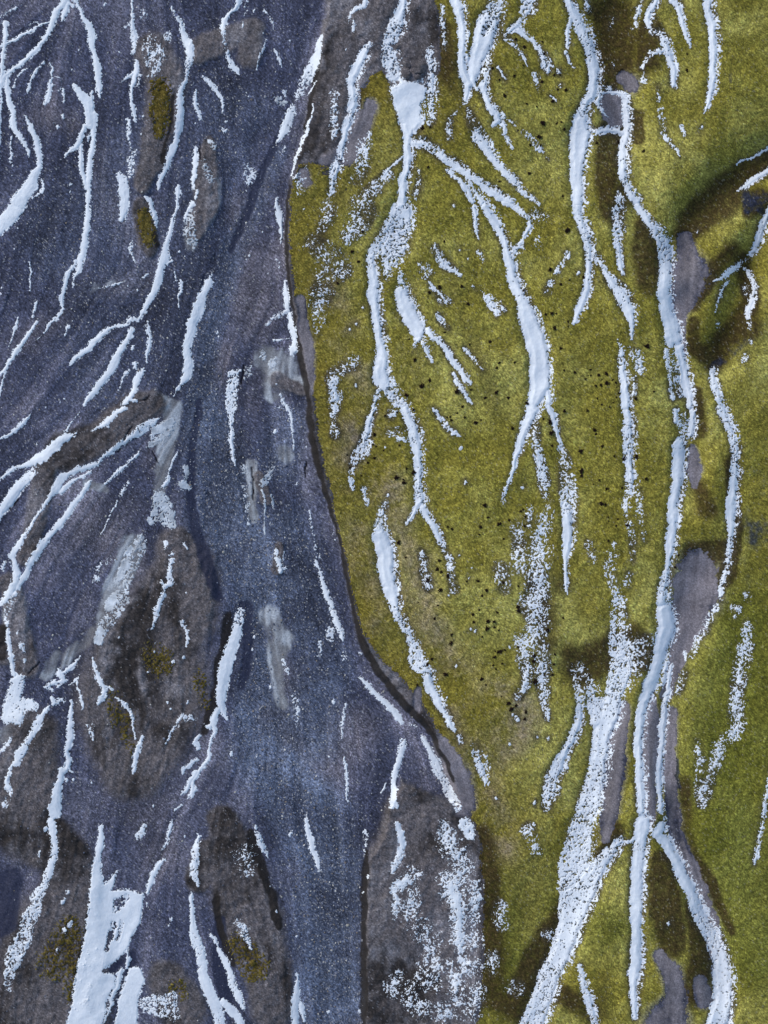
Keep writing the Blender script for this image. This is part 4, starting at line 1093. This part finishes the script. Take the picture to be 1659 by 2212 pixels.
# ------------------------------------------------------------------ materials
def surf(name, base=None, attr=True, rough=.9, spec=.25, nscale=18., nlo=.75, nhi=1.3, bscale=30., bstr=.4, bdist=.02, sss=0):
    m = bpy.data.materials.new(name); m.use_nodes = True; nt = m.node_tree; b = nt.nodes['Principled BSDF']
    b.inputs['Roughness'].default_value = rough; b.inputs['Specular IOR Level'].default_value = spec
    tc = nt.nodes.new('ShaderNodeNewGeometry')
    n1 = nt.nodes.new('ShaderNodeTexNoise'); n1.inputs['Scale'].default_value = nscale; n1.inputs['Detail'].default_value = 4
    nt.links.new(tc.outputs['Position'], n1.inputs['Vector'])
    mr = nt.nodes.new('ShaderNodeMapRange'); mr.inputs[1].default_value = .3; mr.inputs[2].default_value = .7; mr.inputs[3].default_value = nlo; mr.inputs[4].default_value = nhi
    nt.links.new(n1.outputs['Fac'], mr.inputs[0])
    mx = nt.nodes.new('ShaderNodeMix'); mx.data_type = 'RGBA'; mx.blend_type = 'MULTIPLY'; mx.inputs[0].default_value = 1
    if attr:
        at = nt.nodes.new('ShaderNodeAttribute'); at.attribute_name = 'albedo'; nt.links.new(at.outputs['Color'], mx.inputs[6])
    else: mx.inputs[6].default_value = (*base, 1)
    nt.links.new(mr.outputs[0], mx.inputs[7]); nt.links.new(mx.outputs[2], b.inputs['Base Color'])
    n2 = nt.nodes.new('ShaderNodeTexNoise'); n2.inputs['Scale'].default_value = bscale; n2.inputs['Detail'].default_value = 5
    nt.links.new(tc.outputs['Position'], n2.inputs['Vector'])
    bp = nt.nodes.new('ShaderNodeBump'); bp.inputs['Strength'].default_value = bstr; bp.inputs['Distance'].default_value = bdist
    nt.links.new(n2.outputs['Fac'], bp.inputs['Height']); nt.links.new(bp.outputs[0], b.inputs['Normal'])
    return m
M_ground = surf('ground_gravel', rough=.92, nscale=9, nlo=.72, nhi=1.35, bscale=14, bstr=.6, bdist=.06)
M_moss = surf('moss', rough=1, spec=.1, nscale=11, nlo=.7, nhi=1.35, bscale=13, bstr=.7, bdist=.07)
M_snow = surf('snow', (.90, .92, .94), False, .6, .3, 3.0, .93, 1.04, 9, .22, .03)
M_ice = surf('ice', (.60, .63, .66), False, .5, .4, 1.6, .62, 1.35, 7, .5, .05)
M_stone = surf('stone', rough=.85, nscale=20, nlo=.8, nhi=1.2, bscale=30, bstr=.4)
M_rock = surf('boulder_rock', (.12, .105, .105), False, .9, .2, 5, .5, 1.5, 9, .9, .06)
M_tuft = surf('dark_tuft', (.022, .012, .009), False, 1, .1, 20, .6, 1.7, 20, .5)

# ------------------------------------------------------------------ ground sheet (with coarse rings out to the horizon)
ring = np.array([300, 800, 2000, 6000, 20000, 60000.])
bx = X0+4*np.arange(W4); by = Y0+4*np.arange(H4)
ex = np.concatenate([X0-ring[::-1], bx, X1+ring]); ey = np.concatenate([Y0-ring[::-1], by, Y1+ring])
k = len(ring); zp = np.pad(z4, k, mode='edge'); cp = np.pad(gcol, ((k, k), (k, k), (0, 0)), mode='edge')
mcp = np.pad(np.where(mossv[..., None], mc, gcol), ((k, k), (k, k), (0, 0)), mode='edge')
outm = np.ones(zp.shape, bool); outm[k:-k, k:-k] = False
cp = np.where(outm[..., None], mcp, cp)
PX, PY = np.meshgrid(ex.astype(f4), ey.astype(f4))
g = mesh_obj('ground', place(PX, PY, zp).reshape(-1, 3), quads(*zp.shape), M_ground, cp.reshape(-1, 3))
tag(g, 'blue-grey gravel fans, brown soil and bare silt seen from above', 'ground', kind='structure')
# ------------------------------------------------------------------ moss mats
QX, QY = np.meshgrid(bx.astype(f4), by.astype(f4))
anyv = mossv[:-1, :-1] | mossv[1:, :-1] | mossv[1:, 1:] | mossv[:-1, 1:]
mz = np.where(mossv, z+np.maximum(mth, .012), z4-.05)
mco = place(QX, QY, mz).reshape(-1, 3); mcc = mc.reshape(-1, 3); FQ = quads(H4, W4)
def submesh(name, fm, co, F, mat, colr=None):
    f = F[fm]; u, inv = np.unique(f, return_inverse=True)
    return mesh_obj(name, co[u], inv.reshape(f.shape), mat, None if colr is None else colr[u])
right = (upl[:-1, :-1] > -20)
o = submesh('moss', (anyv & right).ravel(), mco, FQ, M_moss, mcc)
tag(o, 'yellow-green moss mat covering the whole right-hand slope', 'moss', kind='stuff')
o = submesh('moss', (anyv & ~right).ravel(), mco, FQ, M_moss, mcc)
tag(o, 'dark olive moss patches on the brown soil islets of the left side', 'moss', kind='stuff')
# ------------------------------------------------------------------ snow and ice, one object each
V = best > 0
b2 = up2(top4)
smooth2 = up2(blur(top4, 2))
sdc = np.clip(sdb, 0, 40)
icy = np.array([t['k'] == 'i' for t in things])[np.maximum(owner, 0)]
lum = fbm(H2, W2, 30, 61, 3)
full = sstep((covb-.55)/.4)
thick = .022 + .03*full*sstep(sdc/10) + (.008+.5*carve)*sstep(sdc/26)*full + (.035*lum + .006*vnoise(H2, W2, 5, 62))*full + .012*np.clip(best, 0, 1)
thick = np.where(icy, .02+.02*np.clip(best, 0, 1)+.015*lum, thick)
sol = full*sstep(sdc/8)
zs = np.where(V, (b2*(1-sol)+np.maximum(smooth2, b2-.03)*sol)+np.maximum(thick, .012), b2-.03).astype(f4)
SX, SY = np.meshgrid((X0+2*np.arange(W2)).astype(f4), (Y0+2*np.arange(H2)).astype(f4))
sco = place(SX, SY, zs).reshape(-1, 3)
Fs = quads(H2, W2); own = owner.ravel(); bst = best.ravel()
fm = V[:-1, :-1] | V[1:, :-1] | V[1:, 1:] | V[:-1, 1:]
Fk = Fs[fm.ravel()]
fo = own[Fk][np.arange(len(Fk)), np.argmax(bst[Fk], 1)]
order = np.argsort(fo, kind='stable'); Fk = Fk[order]; fo = fo[order]
lo = np.searchsorted(fo, np.arange(len(things)), 'left'); hi = np.searchsorted(fo, np.arange(len(things)), 'right')
def comps(n, a, b):
    p = np.arange(n)
    while True:
        ra, rb = p[a], p[b]; m = ra != rb
        if not m.any(): return p
        lo_, hi_ = np.minimum(ra[m], rb[m]), np.maximum(ra[m], rb[m]); np.minimum.at(p, hi_, lo_)
        while True:
            q = p[p]
            if (q == p).all(): break
            p = q
def pieces(co, f):                         # snow lying clear of the rest is an object of its own
    a = np.concatenate([f[:, 0], f[:, 1], f[:, 2]]); b = np.concatenate([f[:, 1], f[:, 2], f[:, 3]])
    _, isl = np.unique(comps(len(co), a, b), return_inverse=True); n = isl.max()+1
    lo_ = np.full((n, 3), np.inf); hi_ = np.full((n, 3), -np.inf); np.minimum.at(lo_, isl, co); np.maximum.at(hi_, isl, co)
    if n > 3000: return None
    sz = (hi_-lo_).max(1)
    g2 = np.zeros((n, n))
    for ax in range(3): g2 += np.maximum(0, np.maximum(lo_[:, None, ax]-hi_[None, :, ax], lo_[None, :, ax]-hi_[:, None, ax]))**2
    nr = np.sqrt(g2) <= np.maximum(.02, .48*np.maximum(sz[:, None], sz[None])); u, v = np.nonzero(np.triu(nr, 1))
    _, pc = np.unique(comps(n, u, v), return_inverse=True)
    return pc[isl[f[:, 0]]]
for i, th in enumerate(things):
    if hi[i]-lo[i] < 2: continue
    f = Fk[lo[i]:hi[i]]; u, inv = np.unique(f, return_inverse=True); f = inv.reshape(f.shape); cu = sco[u]
    mat = M_ice if th['k'] == 'i' else M_snow
    pc = None if th['name'] == 'snow_dusting' else pieces(cu, f)
    sets = [f] if pc is None else [f[pc == q] for q in np.argsort(-np.bincount(pc))]
    extra = [q for q in sets[1:] if len(q) > 8]
    for q, fq in enumerate([sets[0]]+extra):
        u2, inv2 = np.unique(fq, return_inverse=True)
        o = mesh_obj(th['name'] if q == 0 else 'snow_crumb', cu[u2], inv2.reshape(fq.shape), mat)
        if q == 0: tag(o, th['label'], th['cat'], th.get('group'), 'stuff' if th['name'] == 'snow_dusting' else None)
        else:
            short = ' '.join(th['label'].split()[:10])
            tag(o, 'loose crumb near the '+short, 'snow crumb', ('crumbs near the '+short) if len(extra) > 1 else None)
print('snow faces', len(Fk), 'things', len(things))
# ------------------------------------------------------------------ stones
def ico():
    t = (1+5**.5)/2
    v = np.array([(-1, t, 0), (1, t, 0), (-1, -t, 0), (1, -t, 0), (0, -1, t), (0, 1, t), (0, -1, -t), (0, 1, -t), (t, 0, -1), (t, 0, 1), (-t, 0, -1), (-t, 0, 1)], f4)
    v /= np.linalg.norm(v[0])
    fc = np.array([(0, 11, 5), (0, 5, 1), (0, 1, 7), (0, 7, 10), (0, 10, 11), (1, 5, 9), (5, 11, 4), (11, 10, 2), (10, 7, 6), (7, 1, 8), (3, 9, 4), (3, 4, 2), (3, 2, 6), (3, 6, 8), (3, 8, 9), (4, 9, 5), (2, 4, 11), (6, 2, 10), (8, 6, 7), (9, 8, 1)], np.int32)
    return v, fc
IV, IF = ico()
def zat(px, py): return top4[np.clip(((py-Y0)/4+.5).astype(int), 0, H4-1), np.clip(((px-X0)/4+.5).astype(int), 0, W4-1)]
r3 = np.random.default_rng(21)
n0 = 260000
px = r3.uniform(X0+10, X1-10, n0).astype(f4); py = r3.uniform(Y0+10, Y1-10, n0).astype(f4)
ii = ((py-Y0)/4).astype(int); jj = ((px-X0)/4).astype(int)
dens = (.10+.75*PEB[ii, jj]+.08*np.clip(l2[ii, jj], 0, 2))*(1-.8*np.clip(PALE[ii, jj]+WET[ii, jj]*.5, 0, 1))*(1-.6*soilv[ii, jj])*(upl[ii, jj] < -6)*(best[ii*2, jj*2] < -.05)
kp = r3.random(n0) < dens*.55
px, py = px[kp], py[kp]; n = len(px); peb = PEB[((py-Y0)/4).astype(int), ((px-X0)/4).astype(int)]
rad = (.022+.05*r3.random(n)**2.5+.03*peb*r3.random(n)).astype(f4)
P0 = place(px, py, zat(px, py)+rad*.2)
a = r3.uniform(0, 6.28, n); ca, sa = np.cos(a).astype(f4), np.sin(a).astype(f4)
sv = np.stack([r3.uniform(.8, 1.5, n), r3.uniform(.7, 1.1, n), r3.uniform(.45, .85, n)], -1).astype(f4)
VV = IV[None]*sv[:, None]*(1+.25*(r3.random((n, 12, 1)).astype(f4)-.5))*rad[:, None, None]
xx = VV[..., 0]*ca[:, None]-VV[..., 1]*sa[:, None]; yy = VV[..., 0]*sa[:, None]+VV[..., 1]*ca[:, None]
VV = np.stack([xx, yy, VV[..., 2]], -1)+P0[:, None]
cch = np.array([(.12, .13, .17), (.20, .21, .26), (.075, .08, .11), (.36, .35, .36), (.27, .22, .18), (.62, .58, .52)], f4)
cc = cch[r3.choice(6, n, p=[.30, .26, .16, .16, .06, .06])]*r3.uniform(.75, 1.25, (n, 1)).astype(f4)
o = mesh_obj('gravel_stones', VV.reshape(-1, 3), (IF[None]+12*np.arange(n, dtype=np.int32)[:, None, None]).reshape(-1, 3), M_stone, np.repeat(cc, 12, 0), smooth=False)
tag(o, 'countless small grey and pale stones strewn over the gravel bed', 'gravel', kind='stuff')
print('stones', n)
def lump(name, mat, seed, sx, sy, sz, rough, sub=2, color=None):
    r = np.random.default_rng(seed); v, fc = IV.copy(), IF
    for _ in range(sub):
        e = {}; nv = list(v); nf = []
        def midp(a, b):
            q = (min(a, b), max(a, b))
            if q not in e:
                p = (nv[a]+nv[b]); nv.append(p/np.linalg.norm(p)); e[q] = len(nv)-1
            return e[q]
        for a, b, c in fc:
            x, y, w = midp(a, b), midp(b, c), midp(c, a); nf += [(a, x, w), (b, y, x), (c, w, y), (x, y, w)]
        v, fc = np.array(nv, f4), np.array(nf, np.int32)
    dirs = r.normal(size=(14, 3)); dirs /= np.linalg.norm(dirs, axis=1)[:, None]; cut = r.uniform(.62, .95, 14)
    dd = v@dirs.T; s = np.min(np.where(dd > .05, cut/np.maximum(dd, .05), 9), 1); s = np.minimum(s, 1.0)
    s = s*(1+rough*r.normal(size=len(v)))
    v = v*s[:, None]*np.array([sx, sy, sz])
    o = mesh_obj(name, v.astype(f4), fc, mat, None if color is None else np.tile(color, (len(v), 1)), smooth=False)
    return o
def setpos(o, x, y, dz=0, rz=0):
    zz = float(zat(np.array([x]), np.array([y]))[0])+dz
    o.location = [float(q) for q in place(np.array(x), np.array(y), np.array(zz))]; o.rotation_euler[2] = rz
def tpos(t, x, y): s = tscale(t); return TX[t[0]]+x*s, TY[t[1]]+y*s
o = lump('boulder', M_rock, 3, .42, .36, .3, .02); setpos(o, *tpos('C1', 208, 608), .05, .3); tag(o, 'brown rounded boulder in the hollow at the great gully\'s head, left of the pair', 'boulder')
o = lump('boulder', M_rock, 4, .50, .62, .34, .03); setpos(o, *tpos('C1', 318, 560), .05, -.4); tag(o, 'largest brown boulder in the hollow at the great gully\'s head, with a notched outline', 'boulder')
o = lump('boulder', M_rock, 5, .30, .26, .22, .03); setpos(o, *tpos('C1', 300, 630), .04, .9); tag(o, 'small brown boulder wedged under the largest one in the great gully\'s hollow', 'boulder')
o = lump('boulder', M_rock, 6, .22, .34, .18, .03); setpos(o, *tpos('C1', 215, 525), .04, .5); tag(o, 'dark lumpy rock at the snow rim above the rounded brown boulder', 'boulder')
o = lump('boulder', M_rock, 8, .30, .22, .16, .03); setpos(o, *tpos('C1', 140, 385), .04, .2); tag(o, 'half buried rock poking through the snow at the great gully\'s top', 'boulder')
scol_ = [(.30, .30, .32), (.20, .21, .25), (.42, .39, .34), (.13, .13, .16), (.50, .46, .40)]
smesh = [lump('stone', M_stone, 30+q, .10, .085, .06, .02, 1, np.array(scol_[q], f4)) for q in range(5)]
spos = [tpos(*q) for q in [('B5', 489, 440), ('B5', 482, 338), ('B5', 427, 357), ('B5', 565, 286), ('B4', 210, 856), ('B4', 280, 820), ('B4', 570, 680), ('B4', 460, 493), ('B4', 527, 590), ('B4', 905, 385), ('B4', 650, 486), ('B5', 660, 655), ('B5', 738, 490), ('B5', 430, 290), ('B5', 600, 905), ('B3', 155, 822), ('B3', 115, 705), ('B3', 270, 1190), ('B3', 35, 285), ('B3', 635, 902), ('B3', 530, 465), ('A3', 1590, 288), ('A3', 865, 897), ('A3', 1530, 225), ('A4', 430, 210), ('A4', 680, 195), ('A4', 1340, 1055), ('A5', 855, 95), ('A5', 690, 530), ('B1', 25, 250), ('B1', 610, 790), ('B1', 1020, 165)]]
for q, (x, y) in enumerate(spos):
    o = smesh[q % 5] if q < 5 else smesh[q % 5].copy()
    if q >= 5: col.objects.link(o)
    s = r3.uniform(.8, 1.5); o.scale = (s, s*r3.uniform(.8, 1.1), s); setpos(o, x, y, .01, r3.uniform(0, 6))
    tag(o, 'fist sized stone lying loose on the gravel bed', 'stone', 'larger stones on the gravel bed')
# ------------------------------------------------------------------ dark withered tufts on the moss
def tuft_mesh(seed):
    r = np.random.default_rng(seed); vs, fs = [], []
    for _ in range(46):                       # short curled blades standing out of a low cushion
        a = r.uniform(0, 6.28); d = r.uniform(0, .8)**1.0*.12*r.uniform(.4, 1.2); bx_, by_ = d*np.cos(a*1.0), d*np.sin(a)
        a2 = a+r.normal()*.9; L = r.uniform(.05, .13); h = r.uniform(.03, .09); wv = r.uniform(.012, .03)
        dx, dy = np.cos(a2), np.sin(a2); k0 = len(vs)
        for t, hh, ww in ((0, .0, 1), (.45, h, 1.1), (1., h*.75, .35)):
            cx, cy = bx_+dx*L*t, by_+dy*L*t
            vs += [(cx-dy*wv*ww, cy+dx*wv*ww, hh), (cx+dy*wv*ww, cy-dx*wv*ww, hh)]
        fs += [(k0, k0+1, k0+3, k0+2), (k0+2, k0+3, k0+5, k0+4)]
    return np.array(vs, f4), np.array(fs, np.int32)
protos = [mesh_obj('dark_tuft', *tuft_mesh(70+q), M_tuft, smooth=False) for q in range(6)]
CL = """860,880,30,8 840,960,40,7 1010,880,60,10 960,850,50,6 1100,900,60,6 1290,800,60,14 1310,840,40,8 1340,870,40,8 1380,960,30,6
1300,1000,80,14 1280,1080,60,12 1230,900,60,8 1170,130,60,6 1150,220,80,9 1200,300,60,8 1100,330,60,5 1040,400,50,4 1330,330,40,5
1120,1120,20,6 1060,1100,60,6 1090,1300,60,10 1030,1310,40,6 1100,1390,60,12 1150,1430,60,10 1060,1470,50,10 1110,1540,40,8 1000,1380,50,6
1160,1330,40,5 930,1450,40,6 920,1310,50,5 870,1030,40,6 850,1170,30,4 780,1010,40,5 880,780,40,4 1040,800,60,6 1230,640,60,8 1380,1040,30,5
1470,1190,30,4 1440,760,40,4 760,560,60,4 980,600,60,6 1090,760,40,4 1220,720,30,5 1000,1160,60,5 960,1250,50,5 1180,560,60,5 960,330,50,5 1240,480,40,4 1330,1120,50,5 940,700,50,5 1480,130,30,2 1060,150,40,5 1250,1180,40,4"""
r5 = np.random.default_rng(33); tpos_ = []
for q in CL.split():
    cx, cy, rr, nn = [float(v) for v in q.split(',')]
    for _ in range(int(nn)): tpos_.append(((cx+r5.normal()*rr*.6)*VS, (cy+r5.normal()*rr*.6)*VS))
nt_ = 0
for x, y in tpos_:
    i, j = int((y-Y0)/4+.5), int((x-X0)/4+.5)
    if best[i*2, j*2] > -.1 or not mossv[i, j] or nt_ >= 295: continue
    o = protos[nt_] if nt_ < 6 else protos[nt_ % 6].copy()
    if nt_ >= 6: col.objects.link(o)
    s = r5.uniform(.6, 1.5)*(.75 if r5.random() < .5 else 1.); o.scale = (s, s*r5.uniform(.7, 1.), s); setpos(o, x, y, -.01, r5.uniform(0, 6))
    tag(o, 'small dark brown withered tuft standing in the yellow-green moss', 'tuft', 'dark tufts dotted over the moss slope'); nt_ += 1
print('tufts', nt_)
# ------------------------------------------------------------------ camera and light
cam = bpy.data.cameras.new('camera'); co = bpy.data.objects.new('camera', cam); col.objects.link(co)
co.location = (0, 0, CAMH); cam.sensor_fit = 'VERTICAL'; cam.sensor_height = 24; cam.lens = 12/(2016*SC/CAMH); cam.clip_end = 5000
scene.camera = co
SUN_EL, SUN_AZ = math.radians(33), math.radians(-50)          # azimuth from +Y (top of the picture) towards the left
w = bpy.data.worlds.new('World'); scene.world = w; w.use_nodes = True; nt = w.node_tree
sky = nt.nodes.new('ShaderNodeTexSky'); sky.sky_type = 'NISHITA'; sky.sun_disc = False
sky.sun_elevation = SUN_EL; sky.sun_rotation = SUN_AZ; sky.air_density = 1.0; sky.dust_density = .5
bg = nt.nodes['Background']; bg.inputs['Strength'].default_value = .12
nt.links.new(sky.outputs[0], bg.inputs['Color'])
sun = bpy.data.lights.new('sun', 'SUN'); sun.energy = 1.35; sun.angle = math.radians(20); sun.color = (1, .96, .90)
so = bpy.data.objects.new('sun', sun); col.objects.link(so)
from mathutils import Vector
d = Vector((math.sin(SUN_AZ)*math.cos(SUN_EL), math.cos(SUN_AZ)*math.cos(SUN_EL), math.sin(SUN_EL)))
so.rotation_euler = d.to_track_quat('Z', 'Y').to_euler(); so.location = d*150
scene.view_settings.view_transform = 'Standard'; scene.view_settings.look = 'None'
scene.view_settings.exposure = 0.42; scene.view_settings.gamma = 1; scene.view_settings.use_curve_mapping = False
